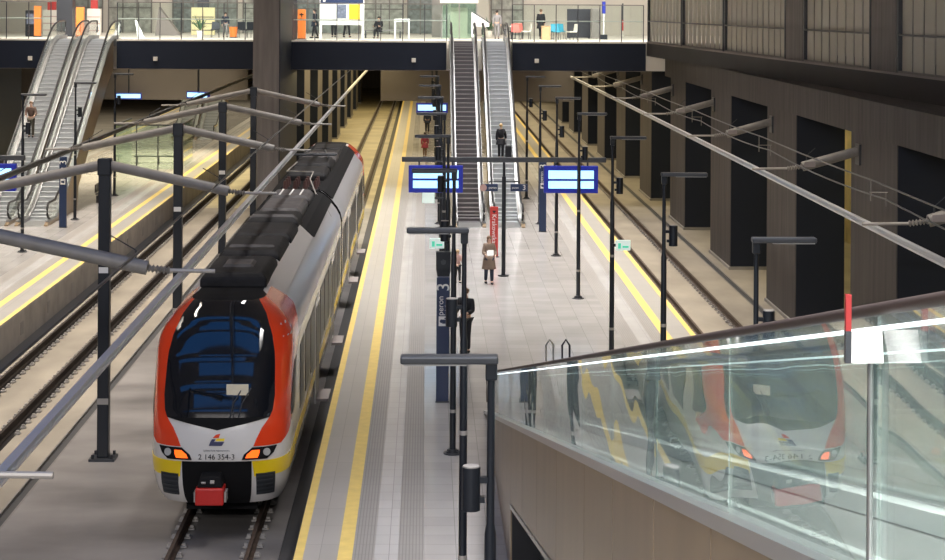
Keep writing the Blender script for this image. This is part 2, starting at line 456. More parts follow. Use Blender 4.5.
# ------------------------------------------------------------------ train
NF = 3.2
YF = [(-.27,.42), (-.1,.25), (.2,.10), (.7,0), (1.27,.07), (1.6,.17), (2.1,.36), (2.6,.60), (3.1,.92), (3.35,1.12), (3.6,1.42), (3.68,1.7)]
WW = [(-.27,1.24), (-.1,1.32), (.2,1.38), (.6,1.41), (2.7,1.41), (2.95,1.36), (3.15,1.25), (3.4,1.05), (3.6,.80), (3.68,.68)]
DD = 1.35
def surf(a, z):
    """point of the train skin: a in [-1,1] runs round the nose, beyond that metres along the side"""
    w = lerp_tab(WW, z); y = lerp_tab(YF, z); d = DD*(w/1.41)**.5
    if abs(a) <= 1:
        th = abs(a)*PI/2; sg = 1 if a >= 0 else -1
        return Vector((sg*w*math.sin(th)**(2/NF), y+d*(1-math.cos(th)**(2/NF)), z))
    return Vector(((1 if a > 0 else -1)*w, y+d+abs(a)-1, z))
def a_of(x, z):
    s = min(.9999, abs(x)/lerp_tab(WW, z)); return (1 if x >= 0 else -1)*math.asin(s**(NF/2))/(PI/2)
def a_side(y, z, sg=1):
    w = lerp_tab(WW, z); return sg*(1+y-lerp_tab(YF, z)-DD*(w/1.41)**.5)
def nrm(a, z):
    e = .01
    n = (surf(a+e, z)-surf(a-e, z)).cross(surf(a, z+e)-surf(a, z-e))
    return n.normalized() if n.length > 1e-9 else Vector((0,-1,0))
ZR = .76                          # train meshes sit in rail-level coordinates
def patch(name, rows, m, parent, flip=False, L=None, off=.012, n=10, sub=4, smooth=True):
    """rows of (z, a_left, a_right): a skin-following panel of its own, 'off' proud of the body"""
    rr = []
    for (z0, l0, r0), (z1, l1, r1) in zip(rows, rows[1:]):
        for k in range(sub): t = k/sub; rr.append((z0+(z1-z0)*t, l0+(l1-l0)*t, r0+(r1-r0)*t))
    rr.append(rows[-1])
    b = MB(); g = []; inn = []
    for z, l, r in rr:
        ps = [(l+(r-l)*k/n) for k in range(n+1)]
        g.append([surf(a, z)+nrm(a, z)*off for a in ps]); inn.append([surf(a, z)-nrm(a, z)*.01 for a in ps])
    for i in range(len(g)-1):
        for j in range(n): b.face([g[i][j], g[i][j+1], g[i+1][j+1], g[i+1][j]])
    for i in range(len(g)-1):
        for j in (0, n): b.face([g[i][j], g[i+1][j], inn[i+1][j], inn[i][j]])
    for i in (0, len(g)-1):
        for j in range(n): b.face([g[i][j], g[i][j+1], inn[i][j+1], inn[i][j]])
    b.v = [(x, (L-y) if flip else y, z+ZR) for x, y, z in b.v]
    return b.build(name, m, parent, smooth=smooth)

TL = 47.0
train = thing('train', 'red, white and yellow electric train standing at the main platform', 'train', (TX, 37.0, -.76))
def body(flip):
    b = MB(); zs = [-.27,-.1,.05,.2,.4,.6,.8,1.0,1.27,1.45,1.6,1.85,2.1,2.35,2.6,2.7,2.83,2.95,3.05,3.15,3.27,3.4,3.5,3.6,3.68]
    na = 28; half = TL/2-.35
    aa = [-1+2*k/na for k in range(na+1)]
    rows = []
    for z in zs:
        w = lerp_tab(WW, z)
        row = [Vector((-w, half, z))]+[surf(a, z) for a in aa]+[Vector((w, half, z))]
        rows.append(row)
    for i in range(len(zs)-1):
        for j in range(len(rows[0])-1):
            mi = 2 if zs[i] >= 3.59 and 0 < j < len(rows[0])-2 else 1 if (zs[i] >= 2.69 and (j == 0 or j == len(rows[0])-2)) else 0
            b.face([rows[i][j], rows[i][j+1], rows[i+1][j+1], rows[i+1][j]], mi)
    b.face([p for p in rows[-1]], 2); b.face([p for p in rows[0]][::-1], 2)
    b.face([r[0] for r in rows]+[r[-1] for r in rows][::-1], 2)
    b.v = [(x, (TL-y) if flip else y, z+ZR) for x, y, z in b.v]
    return b.build('car_body', [M['t_white'], M['t_silver'], M['t_black']], train, smooth=True)
for flip in (False, True):
    bd = body(flip)
    P = lambda name, rows, m, **k: patch(name, rows, m, bd, flip, TL, **k)
    # windscreen: black from the V over the lamps up to the roof
    ws = [(1.50,1.02), (1.62,1.07), (1.9,1.10), (2.5,1.08), (2.9,1.02), (3.2,.92), (3.45,.80), (3.62,.66)]
    P('windscreen', [(z, a_of(-x, z), a_of(x, z)) for z, x in ws], M['t_glass'], n=18, off=.02)
    b = MB(); nn = 12                       # the V below it
    for k in range(-nn, nn):
        q = []
        for kk in (k, k+1):
            x = 1.02*kk/nn; zt = 1.505; zb = 1.27+.22*abs(kk/nn)
            pt = surf(a_of(x, zt), zt); pb = surf(a_of(x, zb), zb)
            q.append((pt+nrm(a_of(x, zt), zt)*.02, pb+nrm(a_of(x, zb), zb)*.016))
        b.face([q[0][0], q[1][0], q[1][1], q[0][1]])
    b.v = [(x, (TL-y) if flip else y, z+ZR) for x, y, z in b.v]
    b.build('windscreen_sill', M['t_black'], bd)
    for sg in (-1, 1):
        # red flank from lamp to roof
        rows = []
        for z, xi, ys in ((.95,.72,.42), (1.1,.78,.75), (1.3,.88,1.15), (1.5,1.03,1.55), (1.62,1.08,1.75), (1.9,1.11,1.95), (2.45,1.09,2.45), (2.9,1.03,3.3), (3.2,.93,4.1), (3.45,.81,3.9), (3.62,.67,3.6)):
            ai = a_of(sg*xi, z)
            w = lerp_tab(WW, z); yend = lerp_tab(YF, z)+DD*(w/1.41)**.5
            if ys >= yend: ao = a_side(ys, z, sg)
            else:
                q = max(0, (ys-lerp_tab(YF, z)))/(DD*(w/1.41)**.5); ao = sg*math.acos((1-q)**(NF/2))/(PI/2)
            rows.append((z, min(ai, ao), max(ai, ao)))
        P('red_flank', rows, M['t_red'], n=14, off=.010)
        # headlight cluster
        hl = [(.70,.50,.98), (.80,.54,1.10), (.93,.70,1.16)]
        S = lambda rows, e=0: [(z, *sorted((a_of(sg*l, z), a_of(sg*r, z)))) for z, l, r in rows]
        h = P('headlight', S(hl), M['t_black'], n=8, off=.028)
        patch('marker_light', S([(.73,.57,.80), (.80,.60,.83), (.88,.70,.84)]), M['hl_or'], h, flip, TL, off=.036, n=6)
        c = surf(a_of(sg*.97, .83), .83); nv = nrm(a_of(sg*.97, .83), .83)
        b = MB(); b.tube([c+nv*.02, c+nv*.05], .075, 16); b.v = [(x, (TL-y) if flip else y, z+ZR) for x, y, z in b.v]
        b.build('lamp_lens', M['hl_w'], h)
        # yellow band and grille
        P('yellow_band', [(.34, *sorted((a_of(sg*.74, .34), a_side(2.2, .34, sg)))), (.66, *sorted((a_of(sg*.70, .66), a_side(2.2, .66, sg))))], M['t_yellow'], n=12, off=.012)
        gr = P('grille', S([(-.06,.77,1.10), (.40,.77,1.13)]), M['t_dark'], n=6, off=.022)
        for k in range(5):
            zz = -.03+.088*k
            patch('slat', S([(zz,.79,1.08), (zz+.03,.79,1.08)]), M['postgrey'], gr, flip, TL, off=.036, n=4, sub=1)
        # cab side window
        def a_y(y, z):
            q = (y-lerp_tab(YF, z))/(DD*(lerp_tab(WW, z)/1.41)**.5)
            return a_side(y, z, sg) if q >= 1 else sg*math.acos((1-q)**(NF/2))/(PI/2)
        P('cab_window', [(1.38, *sorted((a_y(1.05, 1.38), a_y(1.7, 1.38)))), (1.55, *sorted((a_y(.98, 1.55), a_y(1.95, 1.55)))),
                         (2.2, *sorted((a_y(1.5, 2.2), a_y(2.25, 2.2)))), (2.36, *sorted((a_y(1.8, 2.36), a_y(2.3, 2.36))))], M['t_win'], n=6, off=.018)
        # grey mirror/camera pod
        # side stripe, lower skirt line
        def sbox(n, y0, y1, z0, z1, m, t=.012, par=bd):
            b = MB(); x0, x1 = sorted((sg*1.405, sg*(1.41+t)))
            yy = sorted(((TL-y0) if flip else y0, (TL-y1) if flip else y1))
            b.box(x0, x1, *yy, z0+ZR, z1+ZR); return b.build(n, m, par)
        sbox('side_stripe', 2.2, TL/2-.4, .50, .72, M['t_yellow'], .012)
        ys = 3.3
        k = 0
        for (wy, ww) in ((3.6,1.3), (5.4,1.5), (7.3,1.5), (11.3,1.7), (13.3,1.7), (15.2,1.4), (19.0,1.6), (20.9,1.6)):
            w_ = sbox('window', wy, wy+ww, .95, 2.35, M['t_win'])
        for dy in (9.15, 16.8):
            d = sbox('door', dy, dy+1.5, -.15, 2.4, M['t_white'], .022)
            for q in (.1, .8): sbox('door_window', dy+q, dy+q+.6, .75, 2.2, M['t_win'], .03, d)
            if sg > 0: sbox('door_step', dy+.15, dy+1.35, -.13, -.06, M['soffit'], .33, d)
    # logo and numbers on the nose (front only where it shows)
    if not flip:
        def on(x, z): p = surf(a_of(x, z), z)+nrm(a_of(x, z), z)*.012; return (p.x, p.y, p.z+ZR)
        lg = MB(); lean = .28
        def para(x0, x1, z0, z1, mi):
            lg.face([on(x0+lean*(z0-1.0)*.6, z0), on(x1+lean*(z0-1.0)*.6, z0), on(x1+lean*1.6*(z1-1.0), z1), on(x0+lean*1.6*(z1-1.0), z1)], mi)
        lg.face([on(-.16,.97), on(.10,.97), on(.15,1.05), on(-.13,1.05)], 0)
        lg.face([on(-.13,1.05), on(-.055,1.05), on(-.02,1.10), on(-.10,1.10)], 0)
        lg.face([on(-.03,1.065), on(.14,1.065), on(.16,1.115), on(.0,1.115)], 1)
        lg.face([on(-.085,1.125), on(.035,1.125), on(.065,1.205), on(-.02,1.19)], 2)
        lg.build('logo', [mat('logo_navy', (.012,.015,.09), .4), M['t_yellow'], M['t_red']], bd)
        p = on(0, .70+.02); 
        text('fleet_number', '2 146 354-3', .15, M['t_black'], bd, (p[0], p[1]-.006, .755+ZR), (math.radians(87),0,0))
        text('operator_name', 'Łódzka Kolej Aglomeracyjna', .045, M['t_dark'], bd, (0, -.012, .885+ZR), (math.radians(91),0,0))
        b = MB(); c = surf(a_of(.22, 2.0), 2.0); nv = nrm(a_of(.22, 2.0), 2.0)
        b.box(.16, .60, c.y-.045, c.y-.035, 1.93+ZR, 2.15+ZR); o = b.build('notice_card', M['card'], bd)
        b = MB()
        for xx in (.25, .42):
            pts = [surf(a_of(x, z), z)+nrm(a_of(x, z), z)*.05 for x, z in ((xx, 1.5), (xx+.05, 1.75), (xx+.22, 2.05))]
            b.tube([(p.x, p.y, p.z+ZR) for p in pts], .014, 6)
        b.build('wiper', M['postgrey'], bd)
    # dark opening round the coupler
    P('coupler_recess', [(-.26, a_of(-.62, -.26), a_of(.62, -.26)), (0, a_of(-.67, 0), a_of(.67, 0)), (.66, a_of(-.69, .66), a_of(.69, .66))], M['t_black'], n=12, off=.016)
    fy = lambda y: (TL-y) if flip else y
    b = MB(); b.box(-.37, .19, *sorted((fy(-.45), fy(.0))), -.10+ZR, .24+ZR); cp = b.build('coupler', M['t_coup'], bd, bevel=.03)
    for xx in (-.40, .20):
        b = MB(); b.box(xx, xx+.04, *sorted((fy(-.4), fy(-.1))), -.04+ZR, .16+ZR); b.build('contact_cover', M['bolt'], cp)
    b = MB(); b.loft([[(-.35, fy(-.40), .24+ZR), (.17, fy(-.40), .24+ZR), (.17, fy(.1), .24+ZR), (-.35, fy(.1), .24+ZR)],
                      [(-.29, fy(-.32), .43+ZR), (.11, fy(-.32), .43+ZR), (.11, fy(.1), .46+ZR), (-.29, fy(.1), .46+ZR)]])
    b.build('coupler_head', M['t_black'], bd, bevel=.03)
    b = MB()
    for xx in (-.22, -.05): b.tube([(xx-.03, fy(-.39), .34+ZR), (xx+.05, fy(-.39), .34+ZR)], .022, 8)
    b.tube([(-.08, fy(-.38), .37+ZR), (.0, fy(-.38), .37+ZR)], .02, 8)
    b.build('coupler_pins', M['bolt'], cp)
    b = MB(); b.box(-.72, .72, *sorted((fy(1.0), fy(1.4))), -.55+ZR, -.27+ZR); b.build('rail_guard', M['t_black'], bd)
    # bogies under the car
    for by in (3.4, 18.5):
        bg = MB(); bg.box(-1.0, 1.0, *sorted((fy(by-1.3), fy(by+1.7))), -.55+ZR, -.27+ZR); bo = bg.build('bogie', M['t_black'], bd)
        for wy in (by-.9, by+1.3):
            for xx in (-.753, .753):
                w = MB(); w.tube([(xx-.06, fy(wy), -.33+ZR), (xx+.06, fy(wy), -.33+ZR)], .425, 20); w.build('wheel', M['rail'], bo, smooth=True)
# gangway between the two cars
b = MB()
for k in range(6):
    y = TL/2-.36+.12*k; b.box(-1.2, 1.2, y, y+.09, .6, 3.9); b.box(-1.1, 1.1, y+.09, y+.12, .7, 3.8)
b.build('gangway_bellows', M['t_black'], train)
# roof equipment
def roofbox(name, y0, y1, w, z1, m, tap=.12, z0=3.66, dx=0, strips=0, bev=.05):
    b = MB(); wt = w-tap
    b.loft([[(dx-w, y0, z0+ZR), (dx+w, y0, z0+ZR), (dx+w, y1, z0+ZR), (dx-w, y1, z0+ZR)],
            [(dx-w, y0+.02, z1-.12+ZR), (dx+w, y0+.02, z1-.12+ZR), (dx+w, y1-.02, z1-.12+ZR), (dx-w, y1-.02, z1-.12+ZR)],
            [(dx-wt, y0+.15, z1+ZR), (dx+wt, y0+.15, z1+ZR), (dx+wt, y1-.15, z1+ZR), (dx-wt, y1-.15, z1+ZR)]])
    o = b.build(name, m, train, bevel=bev)
    if strips:
        for k in range(strips):
            xx = dx-w+(2*w)*(k+1)/(strips+1)
            b = MB(); b.box(xx-.025, xx+.025, y0+.2, y1-.2, z1+ZR, z1+.012+ZR); b.build('pale_rib', M['white'], o)
    return o
roofbox('air_conditioner', 3.0, 6.0, .72, 3.98, M['t_roof'])
roofbox('roof_hatch', 3.9, 5.0, .4, 4.04, M['t_roofg'], z0=3.95, bev=.02)
roofbox('roof_container', 6.5, 9.6, .72, 4.0, M['t_roof'])
roofbox('roof_vent', 7.1, 7.5, .62, 4.05, M['t_roofg'], z0=3.9, bev=.02)
roofbox('roof_container', 9.9, 12.6, .74, 3.98, M['t_roof'])
roofbox('roof_container', 13.0, 15.0, .70, 4.02, M['t_roof'])
roofbox('roof_vent', 13.2, 13.6, .66, 4.08, M['t_roofg'], z0=3.9, bev=.02)
roofbox('brake_resistor', 15.5, 18.6, .62, 4.0, M['t_roofg'])
roofbox('louvred_cover', 19.3, 21.4, .62, 3.98, M['t_roofg'], strips=3)
ins = mat('brown_insulator', (.10,.05,.045), .4)
for i in range(4):
    for j in range(3):
        b = MB(); b.tube([(-.5+.33*i, 24.3+.8*j, 3.66+ZR), (-.5+.33*i, 24.3+.8*j, 3.95+ZR)], [.09, .05], 8); b.build('roof_insulator', ins, train)
roofbox('roof_container', 27.2, 30.0, .68, 3.96, M['t_roof'])
roofbox('roof_container', 30.5, 33.5, .70, 4.0, M['t_roof'])
roofbox('air_conditioner', 34.0, 36.5, .70, 3.96, M['t_roofg'])
roofbox('roof_container', 37.0, 40.0, .72, 3.78, M['t_roof'])
roofbox('air_conditioner', 40.8, 43.6, .72, 3.74, M['t_roof'], tap=.2)
b = MB(); b.tube([(-.5, 30, 4.08+ZR), (-.62, 26.6, 4.06+ZR), (.30, 26.4, 4.06+ZR), (.32, 24.4, 4.0+ZR), (.62, 22.5, 3.72+ZR), (.95, 21.3, 3.50+ZR), (1.2, 20.6, 3.2+ZR)], .022, 8)
b.build('roof_cable', M['bolt'], train)
pn = MB()
for x in (-.55, .55): pn.tube([(x, 31.5, 4.12+ZR), (x*.5, 34.3, 4.2+ZR)], .03, 8)
for y in (31.5, 31.9): pn.tube([(-.85, y, 4.22+ZR), (.85, y, 4.22+ZR)], .03, 8)
pn.tube([(0, 34.3, 4.05+ZR), (0, 31.7, 4.2+ZR)], .035, 8)
pn.build('pantograph', M['postgrey'], train)
for sg in (-1, 1):      # black troughs on the shoulders behind the raised fairings
    b = MB(); pr = [(1.02, 3.41), (1.10, 3.40), (.84, 3.63), (.64, 3.72), (.60, 3.66)]
    b.loft([[(sg*x, y, z+ZR) for x, z in pr] for y in (13.9, 23.2)]); b.loft([[(sg*x, y, z+ZR) for x, z in pr] for y in (23.9, 43.0)])
    b.build('roof_trough', M['t_black'], train)
# raised silver fairings on both roof shoulders of the first stretch
for sg in (-1, 1):
    b = MB()
    pr = [(.55, 3.66), (1.0, 3.42), (1.07, 3.42), (.66, 3.80), (.58, 3.80)]
    rings = []
    for y, k in ((3.4, .2), (3.9, .8), (4.4, 1), (13.2, 1), (13.8, .9)):
        rings.append([(sg*x, y, z-(1-k)*.1+ZR) for x, z in pr])
    b.loft(rings); b.build('roof_fairing', M['t_silver'], train)

# ------------------------------------------------------------------ overhead line
def conductor(x, y0, y1, z, label, m='alum'):
    b = MB(); p = [(-.015,0), (.015,0), (.03,.05), (.012,.06), (.012,.115), (.05,.12), (.05,.14), (-.05,.14), (-.05,.12), (-.012,.115), (-.012,.06), (-.03,.05)]
    p = [(q*1.05, w*1.1) for q, w in p]
    b.loft([[(x+q, y0, z+w) for q, w in p], [(x+q, y1, z+w) for q, w in p]])
    return tag(b.build('conductor_rail', M[m]), label, 'overhead conductor rail')
conductor(TX+.02, 8, 170, 5.10, 'shiny overhead conductor bar running above the train and its track')
conductor(-11.12, 8, 170, 5.10, 'dark overhead conductor bar above the empty left track', 'postgrey')
conductor(9.75, 8, 170, 4.93, 'shiny overhead conductor bar above the empty right track')
def wire(pts, r, label):
    b = MB(); b.tube(pts, r, 6); return tag(b.build('overhead_wire', M['postgrey']), label, 'wire')
wire([(TX+.05, y, 6.25) for y in (8, 60, 120)], .022, 'thin dark wire strung above the conductor bar over the train')
def sag(x, y0, y1, z, n=9, s=.25):
    pts = []
    y = y0
    while y < y1:
        for k in range(n): t = k/n; pts.append((x, y+13.4*t, z-s*4*t*(1-t)))
        y += 13.4
    return pts
wire(sag(9.68, 12.7, 130, 6.06, s=.03), .018, 'upper of two thin wires above the right conductor bar')
wire(sag(9.90, 12.7, 130, 5.68, s=.10), .018, 'lower sagging wire above the right conductor bar')
for k in range(7):
    y = 33+13.4*k-6.7
    b = MB(); b.box(-.06, .34, -.012, .012, 0, .02); b.tube([(-.03, 0, -.18), (-.03, 0, .30)], .012, 6); b.tube([(.3, 0, -.3), (.3, 0, .02)], .012, 6)
    o = b.build('wire_spacer', M['arm'], loc=(9.65, y, 5.80)); tag(o, 'small spacer clip between the right wires, %s of its row' % ORD[k], 'wire spacer', 'spacer clips on the right wires')

def arm_parts(par, p0, p1, p2, p3, r=.12, code='E-0'):
    """tapered arm p0-p1, ribbed insulator p1-p2, rod p2-p3"""
    p0, p1, p2, p3 = map(Vector, (p0, p1, p2, p3))
    b = MB(); b.tube([p0, p0.lerp(p1, .85), p1], [r, r*1.02, r*.98], 14); a = b.build('arm', M['arm'], par, smooth=True)
    b = MB(); d = p2-p1; path = []; rs = []
    for k in range(13):
        path.append(p1+d*(k/12)); rs.append(.03 if k % 2 == 0 else .075)
    b.tube(path, rs, 10); b.build('insulator', M['arm'], par)
    b = MB(); b.tube([p2, p3], .035, 8); b.tube([p2.lerp(p3, .75), p2.lerp(p3, .75)+Vector((0,0,-.03))], .03, 8); b.build('rod', M['bolt'], par)
    c = p0.lerp(p1, .93)
    b = MB(); b.tube([c+Vector((0,0,r)), c+Vector((0,0,r+.14))], .02, 6); b.tube([c+Vector((0,0,r+.14)), c.lerp(p0, .16)+Vector((0,-.05,r+.3))], .012, 6); b.build('stay_wire', M['postgrey'], par)
    return a
def cat_pole(y, label):
    t = thing('overhead_line_mast', label, 'overhead line mast', (-7.57, y, -1.0), 0, 'overhead line masts between the left track and the train')
    b = MB(); b.box(-.135, .135, -.135, .135, .06, 6.95); b.build('mast', M['post'], t, bevel=.02)
    b = MB(); b.box(-.3, .3, -.3, .3, 0, .06)
    for sx in (-1, 1):
        for sy in (-1, 1): b.tube([(sx*.22, sy*.22, .06), (sx*.22, sy*.22, .15)], .035, 8)
    b.build('base_plate', M['postgrey'], t)
    b = MB(); b.box(-.16, .16, -.16, .16, 6.72, 7.12); b.build('head_bracket', M['post'], t, bevel=.03)
    b = MB(); b.box(-.11, .11, -.15, -.136, 4.42, 4.56); np_ = b.build('number_plate', M['white'], t)
    b = MB(); b.box(-.13, .13, -.155, -.136, 1.32, 1.46); b.build('band', M['bolt'], t)
    for sg in (-1, 1):
        arm_parts(t, (sg*.12, 0, 6.95), (sg*2.92, 0, 6.35), (sg*3.3, 0, 6.31), (sg*4.05, 0, 6.30))
    return t
for i, y in enumerate((17.7, 31.2, 44.0, 57.0, 69.4, 81.8)):
    cat_pole(y, ('black mast carrying two grey arms over the tracks, %s of its row' % ORD[i]))
b = MB()
wk = 0
for k in range(-1, 7):
    y = 39.8+13.45*k-.05
    t = thing('wall_bracket_arm', 'grey bracket arm on the right columns holding the conductor bar, %s of its row' % ORD[k+1], 'overhead line arm', (12.55, y, 5.55), 0, 'bracket arms on the right columns')
    b = MB(); b.box(-.06, .0, -.25, .25, -.3, .3); b.build('wall_plate', M['postgrey'], t)
    a = arm_parts(t, (0, 0, .10), (-1.65, 0, -.36), (-2.1, 0, -.42), (-3.1, 0, -.43), r=.14)
    b = MB(); b.box(-1.62, -1.3, -.155, -.142, -.36, -.21); b.build('number_plate', M['soffit'], t)

# ------------------------------------------------------------------ lamp posts
def lamp_post(x, y, side, label, group, speaker=True, name='lamp_post'):
    t = thing(name, label, 'lamp post', (x, y, 0), 0, group)
    b = MB(); b.tube([(0,0,.02), (0,0,4.4), (0,0,4.5), (0,0,6.0)], [.07,.06,.042,.038], 14); b.build('pole', M['post'], t, smooth=True)
    b = MB(); b.tube([(0,0,0), (0,0,.03)], .20, 16); b.tube([(0,0,.03), (0,0,.10)], .1, 14)
    for k in range(4): b.tube([(.15*math.cos(k*PI/2+.7), .15*math.sin(k*PI/2+.7), .03), (.15*math.cos(k*PI/2+.7), .15*math.sin(k*PI/2+.7), .07)], .022, 6)
    b.build('base_flange', M['postgrey'], t)
    b = MB(); b.box(-.06, .06, -.06, .06, 5.97, 6.17); b.build('neck', M['post'], t, bevel=.015)
    b = MB(); x0, x1 = sorted((-.07*side, .93*side))
    b.box(x0, x1, -.10, .10, 6.14, 6.22); h = b.build('lamp_head', M['postgrey'], t, bevel=.02)
    b = MB(); x0, x1 = sorted((.25*side, .9*side)); b.box(x0, x1, -.08, .08, 6.125, 6.139); b.build('lamp_lens', M['lamp'], h)
    b = MB(); b.tube([(0,0,2.9), (0,0,2.97)], .068, 14); b.tube([(0,0,.9), (0,0,.97)], .074, 14); b.build('marker_band', M['bolt'], t)
    if speaker:
        s = side
        b = MB(); b.box(*sorted((.06*s, .16*s)), -.04, .04, 4.72, 4.78); b.box(*sorted((.03*s, .16*s)), -.04, .04, 4.92, 4.98)
        b.tube([(.20*s, 0, 4.64), (.20*s, 0, 5.08)], .095, 16); sp = b.build('loudspeaker', M['post'], t, smooth=True)
        b = MB(); b.tube([(.20*s, 0, 5.081), (.20*s, 0, 5.092)], .085, 16); b.build('speaker_cap', M['bolt'], sp)
    return t
YS = (18.9, 29.7, 40.4, 51.0, 61.5, 72.2, 82.8, 93.5)
for i, y in enumerate(YS):
    lamp_post(.69 if i == 0 else .64, y, -1, 'dark lamp post reaching left over the main platform, %s of that row' % ORD[i], 'left row of lamp posts on the main platform')
YR = (17.8, 28.6, 39.7, 50.7, 61.8, 72.3, 82.8, 93.6)
for i, y in enumerate(YR[1:]):
    lamp_post(5.15, y, 1, 'black lamp post reaching right over the main platform, %s of that row' % ORD[i], 'right row of lamp posts on the main platform')
for i, y in enumerate((73.0, 83.9, 94.5)):
    lamp_post(5.15+OFF, y, 1, 'black lamp post on the left platform, %s of three' % ['nearest', 'middle', 'farthest'][i], 'lamp posts on the left platform')
for i, y in enumerate((104.5, 115.5)):
    lamp_post(.64, y, -1, 'lamp post under the upper deck on the main platform, %s one' % ['nearer', 'farther'][i], 'left row of lamp posts on the main platform')

# ------------------------------------------------------------------ signs and displays
def gantry(cx, y, label):
    t = thing('sign_gantry', label, 'sign gantry', (cx, y, 0))
    b = MB(); b.tube([(0,0,.02), (0,0,3.6)], .075, 12); b.tube([(0,0,3.6), (0,0,4.18)], .05, 12); b.tube([(0,0,0), (0,0,.04)], .2, 14); b.build('post', M['post'], t, smooth=True)
    b = MB(); b.box(-3.7, 3.7, -.07, .07, 4.12, 4.30); b.build('beam', M['postgrey'], t, bevel=.02)
    return t
def display(x, y, label):
    t = thing('departure_display', label, 'information display', (x, y, 3.02))
    b = MB(); b.box(-.98, .98, -.12, .12, 0, .98); b.build('casing', M['bright_blue'], t, bevel=.02)
    for z0, z1 in ((.17, .44), (.52, .82)):
        b = MB(); b.box(-.82, .82, -.128, -.121, z0, z1); b.build('screen', M['screen'], t)
    b = MB()
    for x_ in (-.6, .6): b.box(x_-.03, x_+.03, -.03, .03, .98, 1.10)
    b.build('hanger', M['postgrey'], t)
for cx, nm in ((2.86, 'main'), (2.86+OFF, 'left')):
    gantry(cx, 66.9, 'slim gantry beam on one post holding two displays above the %s platform' % nm)
    for dx, sd in ((-2.47, 'left'), (2.42, 'right')):
        if nm == 'left' and sd == 'left': continue
        display(cx+dx, 66.85-.0, 'lit blue departure display hanging from the %s end of the %s platform gantry' % (sd, nm))
# two small direction signs on the gantry post
for dx, w, lab, tx in ((-.53, .31, 'small navy direction sign left of the gantry post with a pale disc', '2'), (.55, .31, 'small navy direction sign right of the gantry post', '3')):
    t = thing('direction_sign', lab, 'sign', (2.86+dx, 66.9, 3.05))
    b = MB(); b.box(-w, w, -.06, .06, .02, .28); b.build('panel', M['blue'], t, bevel=.01)
    b = MB(); b.tube([(.0 if dx < 0 else -.0, 0, .3), (0, 0, .36)], .02, 6); b.bar((0, 0, .37), (-dx*.9, 0, .37), .04, .04); b.build('bracket', M['postgrey'], t)
    if dx < 0:
        b = MB(); b.tube([(-.22, -.061, .15), (-.22, -.066, .15)], .13, 16); b.build('disc', M['cl_pink'], t)
        text('sign_text', 'peron', .12, M['white'], t, (.12, -.063, .15))
    else: text('sign_text', tx, .26, M['white'], t, (.18, -.063, .15)); text('sign_text', 'peron', .1, M['white'], t, (-.14, -.063, .15))
# navy platform totems
def totem(x, y, label, num='3'):
    t = thing('platform_totem', label, 'sign totem', (x, y, 0), 0, None)
    b = MB(); b.box(-.155, .155, -.09, .09, .02, 3.08); b.build('pylon', M['blue'], t, bevel=.01)
    b = MB(); b.box(-.17, .17, -.11, .11, 0, .03); b.build('foot', M['postgrey'], t)
    r = (PI/2, -PI/2, 0)
    text('platform_number', num, .44, M['white'], t, (.02, -.094, 2.84), r)
    text('platform_word', 'peron', .20, M['white'], t, (-.05, -.094, 2.38), r)
    text('platform_word', 'platform', .10, M['white'], t, (.09, -.094, 2.38), r)
    b = MB(); b.box(-.10, .11, -.096, -.091, 1.88, 2.12); ic = b.build('pictogram_panel', M['white'], t)
    b = MB(); b.tube([(-.03, -.097, 2.0), (-.03, -.099, 2.0)], .045, 12); b.box(-.01, .07, -.099, -.097, 1.94, 2.04); b.tube([(.06, -.097, 2.07), (.06, -.099, 2.07)], .02, 10); b.build('pictogram', M['blue'], ic)
    return t
totem(.46, 45.7, 'tall navy platform totem with white 3 beside the near lamp posts')
totem(5.1, 80.0, 'tall navy platform totem behind the right display')
totem(-15.75, 81.0, 'tall navy platform totem on the left platform')
# lit exit signs on lamp posts
for x, y, dx, lab in ((.64, 51.0, -.30, 'small lit green and white exit sign on the left lamp row'), (5.15, 50.7, .29, 'small lit green and white exit sign on the right lamp row')):
    t = thing('exit_sign', lab, 'exit sign', (x+dx, y-.1, 3.1))
    b = MB(); b.box(-.2, .2, -.04, .04, 0, .28); b.build('light_box', M['exit'], t, bevel=.01)
    b = MB(); b.box(-.02, .15, -.046, -.041, .07, .13); b.box(-.14, -.06, -.046, -.041, .05, .20); b.build('pictogram', M['green'], t)
    b = MB(); b.box(*sorted((-dx*.25, -dx)), -.02, .02, .1, .18); b.build('bracket', M['post'], t)
t = thing('help_point', 'dark call box under the exit sign on the left lamp row', 'call box', (.52, 50.78, 2.25))
b = MB(); b.loft([[(-.14,-.12,0), (.16,-.12,0), (.16,.12,0), (-.14,.12,0)], [(-.2,-.14,.3), (.2,-.14,.3), (.2,.12,.3), (-.2,.12,.3)], [(-.2,-.14,.78), (.2,-.14,.78), (.2,.12,.78), (-.2,.12,.78)]]); b.build('housing', M['post'], t)
b = MB(); b.tube([(0,-.15,.5), (0,-.141,.5)], .07, 12); b.build('lens', M['postgrey'], t)
t = thing('notice_plate', 'pale square plate on the left lamp row, just under the main display', 'sign', (.64-.52, 61.4, 3.22))
b = MB(); b.box(-.2, .2, -.02, .02, 0, .34); b.build('panel', M['exit'], t)
b = MB(); b.box(.2, .50, -.015, .015, .14, .20); b.build('bracket', M['postgrey'], t)
# red advertising totem
t = thing('advertising_totem', 'narrow red upright banner with white lettering near the escalators', 'banner', (2.70, 72.0, 0))
b = MB(); b.box(-.16, .16, -.05, .05, .02, 1.95); b.build('panel', M['red'], t, bevel=.01)
b = MB(); b.box(-.2, .2, -.15, .15, 0, .03); b.build('foot', M['postgrey'], t)
text('lettering', 'Krakowska', .25, M['white'], t, (.0, -.054, 1.1), (PI/2, PI/2, 0))
b = MB(); b.face([(-.08,-.053,1.80), (.08,-.053,1.80), (0,-.053,1.68)]); b.build('emblem', M['cl_black'], t)
